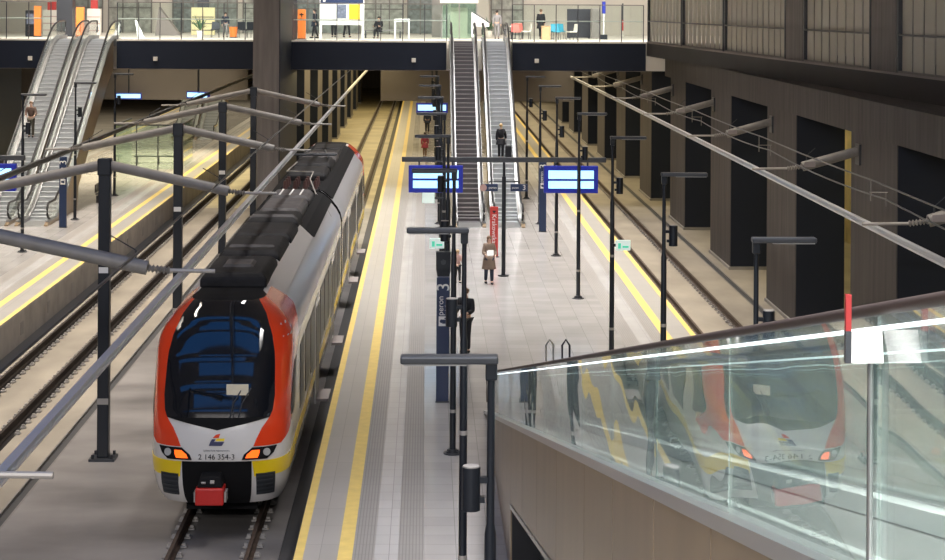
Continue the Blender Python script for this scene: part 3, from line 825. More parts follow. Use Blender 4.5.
# displays under the left deck, far away
for px, py, yy, lab, w, rz in ((-19.7, 123.4, 3.4, 'far lit blue display under the left deck, by the bulkhead', .85, 0), (-13.7, 112, 4.05, 'tilted bright display under the left deck near the arms', .85, -.6)):
    t = thing('departure_display', lab, 'information display', (px, py, yy), rz)
    b = MB(); b.box(-w, w, -.1, .1, 0, .42); b.build('casing', M['bright_blue'], t)
    b = MB(); b.box(-w+.06, w-.06, -.108, -.101, .08, .36); b.build('screen', M['screen'], t)
    b = MB(); b.box(-.04, .04, -.04, .04, .42, DB-yy-.03); b.build('hanger', M['post'], t)
t = thing('departure_display', 'far lit display under the deck at the left edge of the main platform', 'information display', (.4, 112, 3.25))
b = MB(); b.box(-.95, .95, -.1, .1, 0, .6); b.build('casing', M['bright_blue'], t)
b = MB(); b.box(-.85, .85, -.108, -.101, .15, .5); b.build('screen', M['screen'], t)
b = MB(); b.box(-.04, .04, -.04, .04, .6, DB-3.25-.03); b.build('hanger', M['post'], t)

# ------------------------------------------------------------------ escalators
def zprof(y):
    """tread height along the escalator"""
    a, c, top = 1.9, 15.5, DZ
    if y < a-.6: return 0
    if y > c+1.1: return top
    t = math.tan(PI/6)
    z = (y-a)*t
    k = .35
    z = k*math.log(1+math.exp(z/k)) if z < 4 else z       # soft toe
    d = top-z
    if d < 2: z = top-k*math.log(1+math.exp(d/k))
    return max(0, min(top, z))
EL = 17.9
def escalator(cx, label, dark):
    t = thing('escalator', label, 'escalator', (cx, 82.3, 0), 0, None)
    ys = [-.9+.3*k for k in range(int((EL+1.6)/.3)+1)]
    # truss with brown sides
    for sg in (-1, 1):
        x0, x1 = sorted((sg*.56, sg*.72))
        top = [(y, zprof(y)+.14) for y in ys if y <= 16.0]; top[0] = (ys[0], .05)
        bot = [(y, max(0, zprof(y)-1.5 if y > 3.4 else 0)) for y in ys if y <= 16.0]
        bot = [(y, 0 if y < 6.2 else z) for y, z in bot]
        b = MB(); rings = []
        for (y, zt), (_, zb) in zip(top, bot): rings.append([(x0, y, zb), (x1, y, zb), (x1, y, zt), (x0, y, zt)])
        b.loft(rings); b.build('side_cladding', M['brown'], t)
        x0, x1 = sorted((sg*.50, sg*.555))
        b = MB(); rings = []
        for y in ys[2:]: z = zprof(y); rings.append([(x0, y, z-.1), (x1, y, z-.1), (x1, y, z+.2), (x0, y, z+.2)])
        b.loft(rings); b.build('skirt', M['steeld'], t)
        x0, x1 = sorted((sg*.575, sg*.735))
        b = MB(); rings = []
        for y in ys[1:-3]: z = zprof(y)+.15; rings.append([(x0, y, z), (x1, y, z), (x1, y, z+.06), (x0, y, z+.06)])
        b.loft(rings); b.build('deck_trim', M['steeld'], t)
        xg = sg*.63
        b = MB(); rings = []
        for y in ys[2:]: z = zprof(y); rings.append([(xg-.006, y, z+.21), (xg+.006, y, z+.21), (xg+.006, y, z+.93), (xg-.006, y, z+.93)])
        b.loft(rings); b.build('balustrade_glass', M['glass'], t)
        path = [(xg, ys[2]+.25, .25), (xg, ys[2]-.05, .32), (xg, ys[2]-.22, .5), (xg, ys[2]-.25, .7), (xg, ys[2]-.12, .88)]+[(xg, y, zprof(y)+.96) for y in ys[2:]]
        path += [(xg, ys[-1]+.12, DZ+.85), (xg, ys[-1]+.15, DZ+.6), (xg, ys[-1]+.02, DZ+.35)]
        b = MB(); b.tube(path, .05, 8); b.build('handrail', M['rubber'], t, smooth=True)
    b = MB(); b.box(-.5, .5, -.9, .9, 0, .025); b.box(-.5, .5, .84, .9, .025, .035); b.build('comb_plate', M['steel'], t)
    b = MB(); b.box(-.72, .72, EL-.55, EL+.7, DZ-.35, DZ+.02); b.build('landing_plate', M['steel'], t)
    b = MB(); rings = []
    for y in ys:
        if y < 1: continue
        if y > 16: continue
        z = zprof(y); zb = max(-.0, z-1.4) if y > 6 else .0; rings.append([(-.555, y, zb+.003), (.555, y, zb+.003), (.555, y, z-.45 if z > .6 else zb+.03), (-.555, y, z-.45 if z > .6 else zb+.03)])
    b.loft(rings); b.build('truss', M['navy'], t)
    sm = None; y = .9
    while y < EL-.6:
        z = zprof(y+.35)
        if sm is None:
            b = MB(); b.box(-.49, .49, 0, .36, -.05, 0, 0); b.box(-.49, .49, 0, .02, -.2, 0, 0); b.box(-.49, .49, -.012, .015, -.035, .004, 1)
            o = b.build('step', [M['stepd'] if dark else M['step'], M['riserd'] if dark else M['riser']], t); sm = o.data
        else:
            o = link(bpy.data.objects.new('step', sm)); o.parent = t
        o.location = (0, y, max(.04, z)+.002); y += .352
    return t
for e, nm in ((2.85, 'main'), (2.85+OFF, 'left')):
    escalator(e-.86, ('left of the two escalators rising from the %s platform%s' % (nm, ', with dark steps' if nm == 'main' else ', one person riding it')), nm == 'main')
    escalator(e+.86, ('right of the two escalators rising from the %s platform%s' % (nm, ', with pale steps' if nm == 'main' else ', beside the bench')), False)

src = [o for o in bpy.data.objects if o.name.startswith('escalator')]
for i, x in enumerate((-17.6, -15.9)):
    c = copy_tree(src[3]); c.location = (x, 134.5, 0); c['label'] = 'far escalator beyond the glazed waiting room on the left platform, ' + ['its left one', 'its right one'][i]
# ------------------------------------------------------------------ travelator on the right, running down to the platform
RX = 1.50; SL = .2045
tz = lambda y: 9.12-SL*y          # top of the steel trim
hz = lambda y: tz(y)+.93          # handrail
ul = lambda y: max(0, 7.7-SL*y)   # underside
trav = thing('travelator', 'long inclined moving walkway with glass sides descending to the main platform', 'moving walkway', (RX, 44.7, 0))
def tbuild(bm, n, m, **k):
    bm.v = [(x-RX, y-44.7, z) for x, y, z in bm.v]; return bm.build(n, m, trav, **k)
YN = 1.2; YE = 44.6
for side, xa, xb in (('near', RX, RX+.06), ('far', RX+1.30, RX+1.36)):
    # cladding in panels with dark joints
    y = YE; k = 0
    edges = [44.6, 41.5, 38.2, 34.9, 31.6, 28, 24.4, 20.8, 17.2, 14.6, 12, 9.6, 7.4, 5.2, 3.2, YN]
    for y1, y0 in zip(edges, edges[1:]):
        low = 0 if y0 >= 31.5 else None
        b = MB(); g_ = .012
        q = [(y0+g_, ul(y0) if low is None else 0.01), (y1-g_, ul(y1) if low is None else 0.01), (y1-g_, tz(y1)-.02), (y0+g_, tz(y0)-.02)]
        b.prism(q, xa, xb); tbuild(b, 'side_panel', M['brown'])
    b = MB(); b.loft([[(xa-.05, y, tz(y)-.05), (xb+.10, y, tz(y)-.05), (xb+.10, y, tz(y)+.03), (xa-.05, y, tz(y)+.03)] for y in (YN, YE)]); tbuild(b, 'base_trim', mat('polished_trim', (.78,.78,.78), .32, metal=.85))
    b = MB(); b.loft([[(xa-.02, y, ul(y)-.03), (xb, y, ul(y)-.03), (xb, y, ul(y)+.04), (xa-.02, y, ul(y)+.04)] for y in (YN, 31.5)]); tbuild(b, 'lower_trim', M['steel'])
    xg = (xa+xb)/2
    y = YN; 
    gl = [44.3, 42.3, 40, 37.4, 34.6, 31.8, 29, 26.2, 23.4, 20.6, 17.8, 15, 12.1, 9.2, 6.16, 4.0, YN]
    for y1, y0 in zip(gl, gl[1:]):
        b = MB(); q = [(y0+.008, tz(y0)+.03), (y1-.008, tz(y1)+.03), (y1-.008, hz(y1)-.02), (y0+.008, hz(y0)-.02)]
        b.prism(q, xg-.006, xg+.006); dl = random.uniform(-.0035, .0035); ym = (y0+y1)/2   # panes never sit quite in line
        b.v = [(x+dl*(y-ym), y, z) for x, y, z in b.v]; tbuild(b, 'glass_panel', M['glass_t'])
    path = [(xg, YE-.2, .28), (xg, YE+.2, .42), (xg, YE+.38, .72), (xg, YE+.2, hz(YE)-.1), (xg, YE-.3, hz(YE-.3))]+[(xg, y, hz(y)) for y in (40, 30, 20, 10, YN)]
    b = MB(); b.tube(path, [.023]*len(path), 10); tbuild(b, 'handrail', mat('dark_brown_handrail', (.045,.030,.024), .6) if side == 'near' else M['rubber'], smooth=True)
    b = MB(); b.loft([[(xg-.012, y, hz(y)-.072), (xg+.010, y, hz(y)-.072), (xg+.010, y, hz(y)-.058), (xg-.012, y, hz(y)-.058)] for y in (YN, YE-.4)]); tbuild(b, 'light_strip', M['led'])
b = MB(); b.loft([[(RX+.07, y, tz(y)-.22), (RX+1.29, y, tz(y)-.22), (RX+1.29, y, tz(y)-.10), (RX+.07, y, tz(y)-.10)] for y in (YN, YE-.2)]); tbuild(b, 'moving_belt', mat('grey_moving_belt', (.24,.235,.23), .5))
for x0, x1 in ((RX+.07, RX+.24), (RX+1.10, RX+1.29)):
    b = MB(); b.loft([[(x0, y, tz(y)-.09), (x1, y, tz(y)-.09), (x1, y, tz(y)+.02), (x0, y, tz(y)+.02)] for y in (YN, YE-.2)]); tbuild(b, 'skirt', M['white'])
b = MB(); b.loft([[(RX+.06, y, ul(y)), (RX+1.3, y, ul(y)), (RX+1.3, y, ul(y)+.1), (RX+.06, y, ul(y)+.1)] for y in (YN, 31.5)]); tbuild(b, 'underside', M['navy'])
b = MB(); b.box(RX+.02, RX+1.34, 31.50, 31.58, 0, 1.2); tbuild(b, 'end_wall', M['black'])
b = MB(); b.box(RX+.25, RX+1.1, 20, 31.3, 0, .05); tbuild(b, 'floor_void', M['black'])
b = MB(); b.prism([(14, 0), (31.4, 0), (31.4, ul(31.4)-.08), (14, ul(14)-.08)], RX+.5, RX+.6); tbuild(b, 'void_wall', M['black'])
b = MB(); b.tube([(RX-.004, 6.16, tz(6.16)+.02), (RX-.004, 6.16, hz(6.16)-.10)], .011, 10); tbuild(b, 'joint_post', M['steel'])
# white plate and red marker clipped to the near glass
t = thing('sign_bracket', 'white blank plate with a red top strip clipped to the near glass', 'sign plate', (1.385, 6.05, 8.63))
b = MB(); b.loft([[(.02, .0, .0), (.128, .0, .0), (.134, .05, .1), (.02, .05, .1)], [(.02, .006, .0), (.128, .006, .0), (.134, .056, .1), (.02, .056, .1)]]); b.build('plate', M['white'], t)
b = MB(); b.box(.0, .02, -.005, .02, .0, .105); b.build('clip', M['postgrey'], t)
b = MB(); b.box(.001, .019, -.004, .018, .106, .225); b.build('red_strip', mat('dark_red_marker', (.33,.025,.025), .5), t)

# two small grey bollards behind the handrail
for i, (x, y) in enumerate(((3.25, 49.2), (3.68, 49.2))):
    b = MB(); b.tube([(0,0,0), (0,0,.75), (.1,0,.9), (.2,0,.75), (.2,0,0)], .03, 8)
    o = b.build('guard_hoop', M['steel'] if i == 0 else M['post'], loc=(x, y, 0)); tag(o, ['low steel hoop beside the travelator foot, nearer the glass', 'low dark hoop beside the travelator foot, farther from it'][i], 'guard rail')

# ------------------------------------------------------------------ upper deck balustrades
def balustrade(x0, x1, label):
    t = thing('glass_balustrade', label, 'glass balustrade', (x0, DY+.1, DZ+.03)); w = x1-x0
    n = max(1, round(w/1.13)); st = w/n
    for k in range(n):
        b = MB(); b.box(k*st+.03, (k+1)*st-.03, -.008, .008, .02, 1.92); b.build('glass_panel', M['glass'], t)
    for k in range(n+1):
        b = MB(); b.box(k*st-.022, k*st+.022, -.03, .03, 0, 1.95); b.build('post', M['postgrey'], t)
    b = MB(); b.box(0, w, -.03, .03, 1.93, 1.98); b.build('top_rail', M['arm'], t)
    b = MB(); b.tube([(0, .09, 1.08), (w, .09, 1.08)], .03, 8); b.build('handrail', M['white'], t)
    return t
balustrade(-24.5, xs[1], 'glass balustrade on the deck edge at far left, beside the escalator')
balustrade(xs[2], -8.45, 'glass balustrade between the left escalators and the big column')
balustrade(-7.05, xs[3], 'glass balustrade between the big column and the middle escalators')
balustrade(xs[4], 11.6, 'glass balustrade right of the middle escalators')

# right gallery screens
def screen(y0, y1, label, dense=True):
    t = thing('louvre_screen', label, 'louvred screen', (GAL(y0), y0, DZ+.06), math.atan(.0467), None)
    L = (y1-y0)*math.sqrt(1+.0467**2)
    for yy in (0, L-.14): 
        b = MB(); b.box(.0, .14, yy, yy+.14, 0, 3.2); b.build('frame_post', M['postgrey'], t)
    b = MB(); n = int(L/.95); st = (L-.28)/n
    for k in range(n):
        y = .14+st*(k+.5); b.bar((.09, y-st*.48, 1.5), (.13, y+st*.48, 1.5), .03, 2.9)
    b.build('slats', M['slat'], t)
    b = MB(); b.tube([(.03, .1, 1.1), (.03, L-.1, 1.1)], .03, 8); b.build('handrail', M['postgrey'], t)
    b = MB(); b.box(0, .12, .14, L-.14, 0, .06); b.build('sill', M['arm'], t)
ysc = [(87.4, 97.0), (77.8, 87.2), (66.9, 77.6), (56.1, 64.3), (46.0, 53.4), (35, 45.8)]
nms = ['farthest, at the deck corner', 'second from the deck corner', 'third from the deck corner', 'between the two gallery piers', 'just right of the nearer gallery pier', 'nearest, at the picture edge']
for (a, c), nm in zip(ysc, nms): screen(a, c, 'grey-green louvred screen on the right gallery, '+nm)
for y0, y1 in ((64.4, 66.8), (53.5, 56.0)):
    b = MB(); b.loft([[(GAL(y)+dx, y, z) for y, dx in ((y0, 0), (y0, 1.0), (y1, 1.0), (y1, 0))] for z in (DZ, CEIL)]); b.build('gallery_pier', M['col'], kind='structure')

# ------------------------------------------------------------------ people
def skin(name, verts, edges, radii, m, parent, sub=1):
    me = bpy.data.meshes.new(name); me.from_pydata([tuple(v) for v in verts], edges, [])
    o = bpy.data.objects.new(name+'_tmp', me); COL.objects.link(o)
    md = o.modifiers.new('s', 'SKIN'); md.use_smooth_shade = True
    sv = me.skin_vertices[0].data
    for i, r in enumerate(radii): sv[i].radius = r if isinstance(r, tuple) else (r, r); sv[i].use_root = (i == 0)
    if sub: sm_ = o.modifiers.new('d', 'SUBSURF'); sm_.levels = sub; sm_.render_levels = sub
    bpy.context.view_layer.update()
    nm = bpy.data.meshes.new_from_object(o.evaluated_get(bpy.context.evaluated_depsgraph_get()))
    bpy.data.objects.remove(o)
    nm.materials.clear(); nm.materials.append(m)
    for p in nm.polygons: p.use_smooth = True
    q = link(bpy.data.objects.new(name, nm)); q.parent = parent
    return q
def person(loc, rz, label, top, legs, hair, h=1.72, coat=0, stride=.12, armL=(0,0), armR=(0,0), shoes='cl_black', sit=False, longhair=False, fem=False):
    """faces local -y. arm = (swing forward deg, elbow bend deg)"""
    t = thing('person', label, 'person', loc, rz); s = h/1.75
    V = []; E = []; R = []
    def add(p, r, par=None):
        V.append(Vector(p)*s); R.append(tuple(x*s for x in r) if isinstance(r, tuple) else r*s)
        if par is not None: E.append((par, len(V)-1))
        return len(V)-1
    dz = -.45 if sit else 0
    sw = .165 if fem else .185
    pel = add((0,0,.95+dz), (.135,.10)); sp = add((0,.0,1.14+dz), (.125,.095), pel); ch = add((0,-.005,1.33+dz), (.15,.105), sp)
    nk = add((0,.0,1.47+dz), .055, ch); hb = add((0,-.015,1.545+dz), .062, nk); hd = add((0,-.02,1.63+dz), (.078,.092), hb); ht = add((0,-.01,1.70+dz), (.06,.07), hd)
    nose = add((0,-.125,1.615+dz), .012, hd)
    arms = []
    for sg, (fw, eb) in ((-1, armL), (1, armR)):
        shd = add((sg*sw,0,1.41+dz), .055, ch)
        a = math.radians(fw); e = math.radians(fw+eb)
        el = Vector((sg*(sw+.05), -math.sin(a)*.28, 1.41+dz-math.cos(a)*.28)); ei = add(el, .041, shd)
        wr = el+Vector((-sg*.015*(eb/30), -math.sin(e)*.25, -math.cos(e)*.25)); wi = add(wr, .028, ei)
        d = (wr-el).normalized(); pm = wr+d*.07; pi_ = add(pm, (.035,.018), wi)
        side = Vector((0,1,0)) if abs(d.y) < .7 else Vector((0,0,1))
        for f_, ln in ((-.024,.062), (-.008,.074), (.008,.070), (.024,.055)):
            k1 = add(pm+d*.03+side*f_, .0095, pi_); k2 = add(pm+d*(.03+ln*.6)+side*f_+Vector((-sg*.008,0,0)), .0085, k1); add(pm+d*(.03+ln)+side*f_+Vector((-sg*.02,0,0)), .007, k2)
        th = add(wr+d*.03-side*.035, .011, wi); add(wr+d*.075-side*.05, .009, th)
        arms.append(([shd, ei, wi]))
    lg = []
    for sg in (-1, 1):
        if sit:
            hip = add((sg*.09,-.02,.5), .085, pel); kn = add((sg*.11,-.42,.48), .06, hip); an = add((sg*.11,-.42,.09), .04, kn)
        else:
            hip = add((sg*.085,0,.88), .088, pel); kn = add((sg*.09,-sg*stride*.5-.02,.49), .058, hip); an = add((sg*.09,-sg*stride+.03,.09), .040, kn)
        to = add(V[an]/s+Vector((0,-.13,-.05)), .034, an); lg.append((hip, kn, an, to))
    skin('body', V, E, R, M['skin'], t)
    # garments
    inv = 1/s
    def sub_skin(name, idx, grow, m, edges=None):
        vv = [V[i] for i in idx]; rr = [tuple(x+grow*s for x in (R[i] if isinstance(R[i], tuple) else (R[i], R[i]))) for i in idx]
        mp = {i: k for k, i in enumerate(idx)}
        ee = [(mp[a], mp[b_]) for a, b_ in E if a in mp and b_ in mp]
        return skin(name, vv, ee, rr, m, t)
    idx = [pel, sp, ch, nk]+[i for a in arms for i in a]
    # keep the collar low
    nv = V[nk].copy(); V[nk] = V[nk]-Vector((0,0,.035*s))
    sub_skin('coat' if coat else 'jacket', idx, .032, M[top]); V[nk] = nv
    sub_skin('trousers', [pel]+[i for l in lg for i in l[:3]], .022, M[legs])
    if coat:
        b = MB(); rings = []
        for k in range(6):
            q = k/5; z = 1.0-coat*q; rx = .195+.07*q; ry = .15+.08*q
            rings.append([(rx*math.cos(2*PI*j/16)*s, ry*math.sin(2*PI*j/16)*s, (z+dz)*s) for j in range(16)])
        b.loft(rings, caps=False); o = b.build('coat_skirt', M[top], t, smooth=True)
        so = o.modifiers.new('t', 'SOLIDIFY'); so.thickness = .012
    for l in lg:
        a = V[l[2]]; b = MB(); b.ell((a.x, a.y-.06*s, .045*s), .05*s, .135*s, .045*s, 12, 8); b.build('shoe', M[shoes], t, smooth=True)
    c = V[hd]; b = MB(); b.ell((c.x, c.y+.022*s, c.z+.035*s), .094*s, .105*s, .088*s, 14, 10)
    if longhair:
        b.ell((c.x, c.y+.065*s, c.z-.09*s), .085*s, .05*s, .16*s, 12, 8)
    b.build('hair', M[hair], t, smooth=True)
    b = MB()
    for sg in (-1, 1): b.ell((c.x+sg*.030*s, c.y-.088*s, c.z+.005*s), .010*s, .008*s, .008*s, 8, 6)
    b.build('eyes', M['cl_black'], t)
    b = MB(); b.ell((c.x, c.y-.088*s, c.z-.052*s), .022*s, .008*s, .007*s, 8, 6); b.build('mouth', M['cl_pink'], t)
    for sg in (-1, 1):
        b = MB(); b.ell((c.x+sg*.083*s, c.y+.005*s, c.z-.005*s), .012*s, .022*s, .032*s, 8, 6); b.build('ear', M['skin'], t, smooth=True)
    return t
person((1.17, 52.1, 0), math.radians(-28), 'person in black jacket and trousers standing by the near lamp posts', 'cl_black', 'cl_black', 'hair_b', 1.84, stride=.03, armL=(10,60), armR=(12,75))
person((2.27, 65.0, 0), math.radians(8), 'person in open taupe coat walking with papers in front of the red banner', 'cl_taupe', 'cl_navy', 'hair_b', 1.70, coat=.45, stride=.14, armL=(10,70), armR=(8,65), fem=True, longhair=True)
b = MB(); b.box(-.12, .09, -.012, .0, 0, .2); b.box(-.08, .12, -.03, -.018, .02, .22); o = b.build('papers', M['white'], loc=(2.30, 64.63, 1.02)); o.rotation_euler = (math.radians(-25), 0, 0)
tag(o, 'white papers held by the person in the taupe coat', 'papers')
person((1.17, 65.2, 0), math.radians(25), 'small person in pale pink top and dark leggings behind the near lamp posts', 'cl_pink', 'cl_black', 'hair_l', 1.18, stride=.1, armL=(10,50), armR=(20,70), fem=True)
person((-.02, 119.0, 0), math.radians(170), 'person in maroon skirt coat walking away along the far platform', 'cl_maroon', 'hair_b', 'hair_d', 1.62, coat=.35, stride=.15, fem=True, armL=(15,15), armR=(-15,10))
person((.15, 141, 0), math.radians(185), 'person in dark clothes farthest along the main platform', 'cl_navy', 'cl_black', 'hair_d', 1.78, coat=.2, stride=.12)
stz = lambda y: zprof(.9+.352*math.floor((y-82.3-.9)/.352)+.35)+.004
person((3.62, 88.3, stz(88.3)), math.radians(170), 'blond person in black coat riding the pale middle escalator', 'cl_black', 'cl_black', 'hair_l', 1.68, coat=.3, stride=.03, armL=(20,30), armR=(0,10), fem=True)
t = thing('suitcase', 'small black suitcase beside the blond person on the escalator', 'suitcase', (3.98, 88.3, stz(88.3)))
b = MB(); b.box(-.15, .15, -.1, .1, .06, .6); b.build('shell', M['cl_black'], t, bevel=.04)
b = MB(); b.tube([(-.09,.08,.6), (-.09,.08,.85), (.09,.08,.85), (.09,.08,.6)], .012, 6); b.build('handle', M['postgrey'], t)
for sx in (-.11, .11):
    b = MB(); b.tube([(sx-.015,0,.035), (sx+.015,0,.035)], .035, 8); b.build('wheel', M['rubber'], t)
person((-18.98, 89.6, stz(89.6)), math.radians(5), 'person in brown jacket riding down the left escalator', 'cl_brown', 'cl_olive', 'hair_b', 1.76, stride=.03, armL=(15,60), armR=(15,60))
# on the upper deck
def dx(px, Y): return (px+.0061*(20)-426)*Y/F
DZf = DZ+.001
person((dx(541, 108), 108, DZf), math.radians(150), 'person in black standing on the deck beside the cafe tables', 'cl_black', 'cl_black', 'hair_b', 1.74, coat=.4)
person((dx(315, 106), 106, DZf), math.radians(-70), 'person in dark coat walking past the yellow notice board', 'cl_navy', 'cl_black', 'hair_d', 1.68, coat=.3, stride=.2)
person((dx(334, 109), 109, DZf), 0, 'person with red top standing behind the notice board', 'cl_red', 'cl_black', 'hair_d', 1.70)
person((dx(347, 109), 109, DZf), math.radians(30), 'person in black walking behind the notice board', 'cl_black', 'cl_black', 'hair_b', 1.72, stride=.22)
person((dx(379, 107), 107, DZf-.02), math.radians(-20), 'person in black seated on the deck bench', 'cl_black', 'cl_black', 'hair_d', 1.72, sit=True, armL=(25,70), armR=(25,70))
person((dx(226, 107), 107, DZf), math.radians(20), 'person in navy jacket beside the orange stool on the left deck', 'cl_navy', 'cl_grey', 'hair_d', 1.45)
person((dx(497, 107), 107, DZf), math.radians(180), 'person in grey walking away at the top of the middle escalators', 'cl_grey', 'cl_grey', 'hair_d', 1.66, stride=.2)

# ------------------------------------------------------------------ furniture on the upper deck
def orange_totem(px, Y, w, label, h=1.9):
    t = thing('information_totem', label, 'information totem', (dx(px, Y), Y, DZ))
    b = MB(); b.box(-w, w, -.12, .12, .05, h); b.build('panel', M['orange'], t, bevel=.02)
    b = MB(); b.box(-w-.04, w+.04, -.2, .2, 0, .05); b.build('foot', M['postgrey'], t)
    return t
orange_totem(40, 105, .19, 'orange totem on the far left deck next to a dark machine', 1.75)
orange_totem(82, 104, .22, 'orange totem behind the left escalator top', 1.7)
t = orange_totem(302, 101.5, .22, 'orange totem with black marks beside the big column', 1.65)
b = MB(); b.box(-.11, .11, -.127, -.121, 1.33, 1.40); b.box(-.03, .03, -.127, -.121, 1.22, 1.46); b.box(-.06, -.01, -.127, -.121, 1.05, 1.15); b.build('marks', M['cl_black'], t)
t = thing('vending_machine', 'dark machine beside the orange totem on the far left deck', 'machine', (dx(34, 106.5), 106.5, DZ))
b = MB(); b.box(-.3, .3, -.3, .3, 0, 1.5); b.build('cabinet', M['post'], t, bevel=.03)
b = MB(); b.box(-.22, .22, -.31, -.301, .7, 1.3); b.build('front_panel', M['poster'], t)
# information board with blue header, map and yellow poster
BX = dx(342, 104); t = thing('information_board', 'white notice board with blue header, map and yellow timetable poster', 'notice board', (BX, 104, DZ))
for x_ in (-1.18, 1.18):
    b = MB(); b.box(x_-.07, x_+.07, -.06, .06, 0, 2.25); b.build('leg', M['white'], t)
b = MB(); b.box(-1.11, 1.11, -.05, .05, .78, 2.02); b.build('board', M['white'], t)
b = MB(); b.box(-1.2, 1.2, -.09, .09, 2.02, 2.26); hd_ = b.build('header', M['blue'], t)
b = MB(); b.box(-1.05, -.92, -.096, -.091, 2.08, 2.20); b.build('pictogram', M['white'], hd_)
b = MB(); b.box(.40, 1.02, -.062, -.051, 1.05, 1.95); b.build('timetable', M['yellow_sign'], t)
b = MB(); b.box(-.30, .25, -.062, -.051, 1.15, 1.92); b.build('map', M['poster'], t)
# low bench / counter
t = thing('bench', 'long grey bench under the seated person on the deck', 'bench', (dx(383, 107.2), 107.25, DZ))
b = MB(); b.box(-1.2, 1.2, -.25, .25, .42, .48); b.build('seat', M['cl_grey'], t)
for x_ in (-1.0, 1.0):
    b = MB(); b.box(x_-.04, x_+.04, -.2, .2, 0, .42); b.build('leg', M['postgrey'], t)
t = thing('white_gate', 'white frame gate on the deck right of the bench', 'gate', (dx(402, 103), 103, DZ))
b = MB(); b.box(-.42, .42, -.04, .04, 1.0, 1.16); b.build('top_bar', M['white'], t)
for x_ in (-.38, .38):
    b = MB(); b.box(x_-.04, x_+.04, -.04, .04, 0, 1.0); b.build('post', M['white'], t)
# cafe furniture
def chair(px, Y, rz, m, label, group='cafe chairs on the deck'):
    t = thing('cafe_chair', label, 'chair', (dx(px, Y), Y, DZ), rz, group)
    b = MB(); b.box(-.24, .24, -.23, .23, .42, .48); b.build('seat', m, t, bevel=.02)
    b = MB(); b.loft([[(-.24,.2,.46), (.24,.2,.46), (.24,.25,.46), (-.24,.25,.46)], [(-.22,.27,.9), (.22,.27,.9), (.22,.31,.9), (-.22,.31,.9)]]); b.build('backrest', m, t, bevel=.02)
    for sx in (-1, 1):
        for sy in (-1, 1):
            b = MB(); b.tube([(sx*.19, sy*.18, .42), (sx*.22, sy*.22, 0)], .016, 6); b.build('leg', M['postgrey'], t)
def table(px, Y, m, label):
    t = thing('cafe_table', label, 'table', (dx(px, Y), Y, DZ), 0, 'cafe tables on the deck')
    b = MB(); b.tube([(0,0,.70), (0,0,.74)], .42, 18); b.build('tabletop', m, t)
    b = MB(); b.tube([(0,0,.03), (0,0,.70)], .04, 8); b.build('pedestal', M['postgrey'], t)
    b = MB(); b.tube([(0,0,0), (0,0,.03)], .26, 16); b.build('foot', M['postgrey'], t)
chair(516, 105, .1, M['coral'], 'coral chair facing the middle escalators, nearer of the coral pair')
chair(519, 107, 3.0, M['coral'], 'coral chair behind the first coral one')
chair(526, 106, -1.4, M['offwhite'], 'cream chair right of the coral chairs')
chair(508, 106, 1.4, M['post'], 'dark chair left of the coral chairs')
table(512, 108.2, M['offwhite'], 'small pale table behind the coral chairs')
chair(556, 105.2, .2, M['teal'], 'teal chair nearer the glass, right of the person in black')
chair(561, 107.2, 2.8, M['teal'], 'teal chair farther from the glass, by the dark partition')
chair(572, 105.6, -1.2, M['offwhite'], 'cream chair in front of the dark partition')
table(550, 109, M['woodl'], 'small wooden table right of the person in black')
t = thing('parcel_box', 'brown wooden box stool beside the teal chairs', 'box', (dx(546, 104.6), 104.6, DZ))
b = MB(); b.box(-.25, .25, -.25, .25, 0, .75); b.build('box', M['woodl'], t, bevel=.02)
b = MB(); b.box(-.27, .27, -.27, .27, .75, .79); b.build('lid', M['woodl'], t)
t = thing('partition', 'dark grey partition wall behind the cafe chairs', 'partition', (dx(579, 110), 110, DZ))
b = MB(); b.box(-.7, .7, -.06, .06, .04, 1.75); b.build('panel', mat('charcoal_panel', (.035,.037,.05), .6), t)
for x_ in (-.6, .6):
    b = MB(); b.box(x_-.05, x_+.05, -.2, .2, 0, .04); b.build('foot', M['postgrey'], t)
t = thing('cabinet', 'light grey cabinet right of the dark partition', 'cabinet', (dx(596, 109), 109, DZ))
b = MB(); b.box(-.26, .26, -.25, .25, .03, 1.8); b.build('carcass', M['soffit'], t, bevel=.01)
b = MB(); b.box(-.24, .24, -.262, -.251, .1, 1.75); b.build('door', M['arm'], t)
t = thing('sanitiser_stand', 'pale stand with a lit blue top on the right deck', 'stand', (dx(604, 107), 107, DZ))
b = MB(); b.tube([(0,0,.04), (0,0,1.5)], .05, 10); b.build('pole', M['white'], t)
b = MB(); b.box(-.1, .1, -.06, .06, 1.5, 2.2); b.build('sign', M['bright_blue'], t, bevel=.02)
b = MB(); b.box(-.2, .2, -.2, .2, 0, .28); b.build('base', M['post'], t)
for px, zc, lab, m in ((623, 1.0, 'slim dark and red extinguisher post against the cream wall', 'red'), (649, 1.2, 'slim dark strip on the cream wall near the gallery corner', 'cl_black')):
    t = thing('wall_fixture', lab, 'wall fixture', (dx(px, 112), 112, DZ))
    b = MB(); b.box(-.05, .05, -.05, .05, .45, 1.1); b.build('lower_part', M[m], t)
    b = MB(); b.box(-.04, .04, -.04, .04, 1.1, 2.1); b.build('upper_part', M['postgrey'], t)
    b = MB(); b.box(-.04, .04, -.04, .04, .0, .45); b.build('stem', M['offwhite'], t)
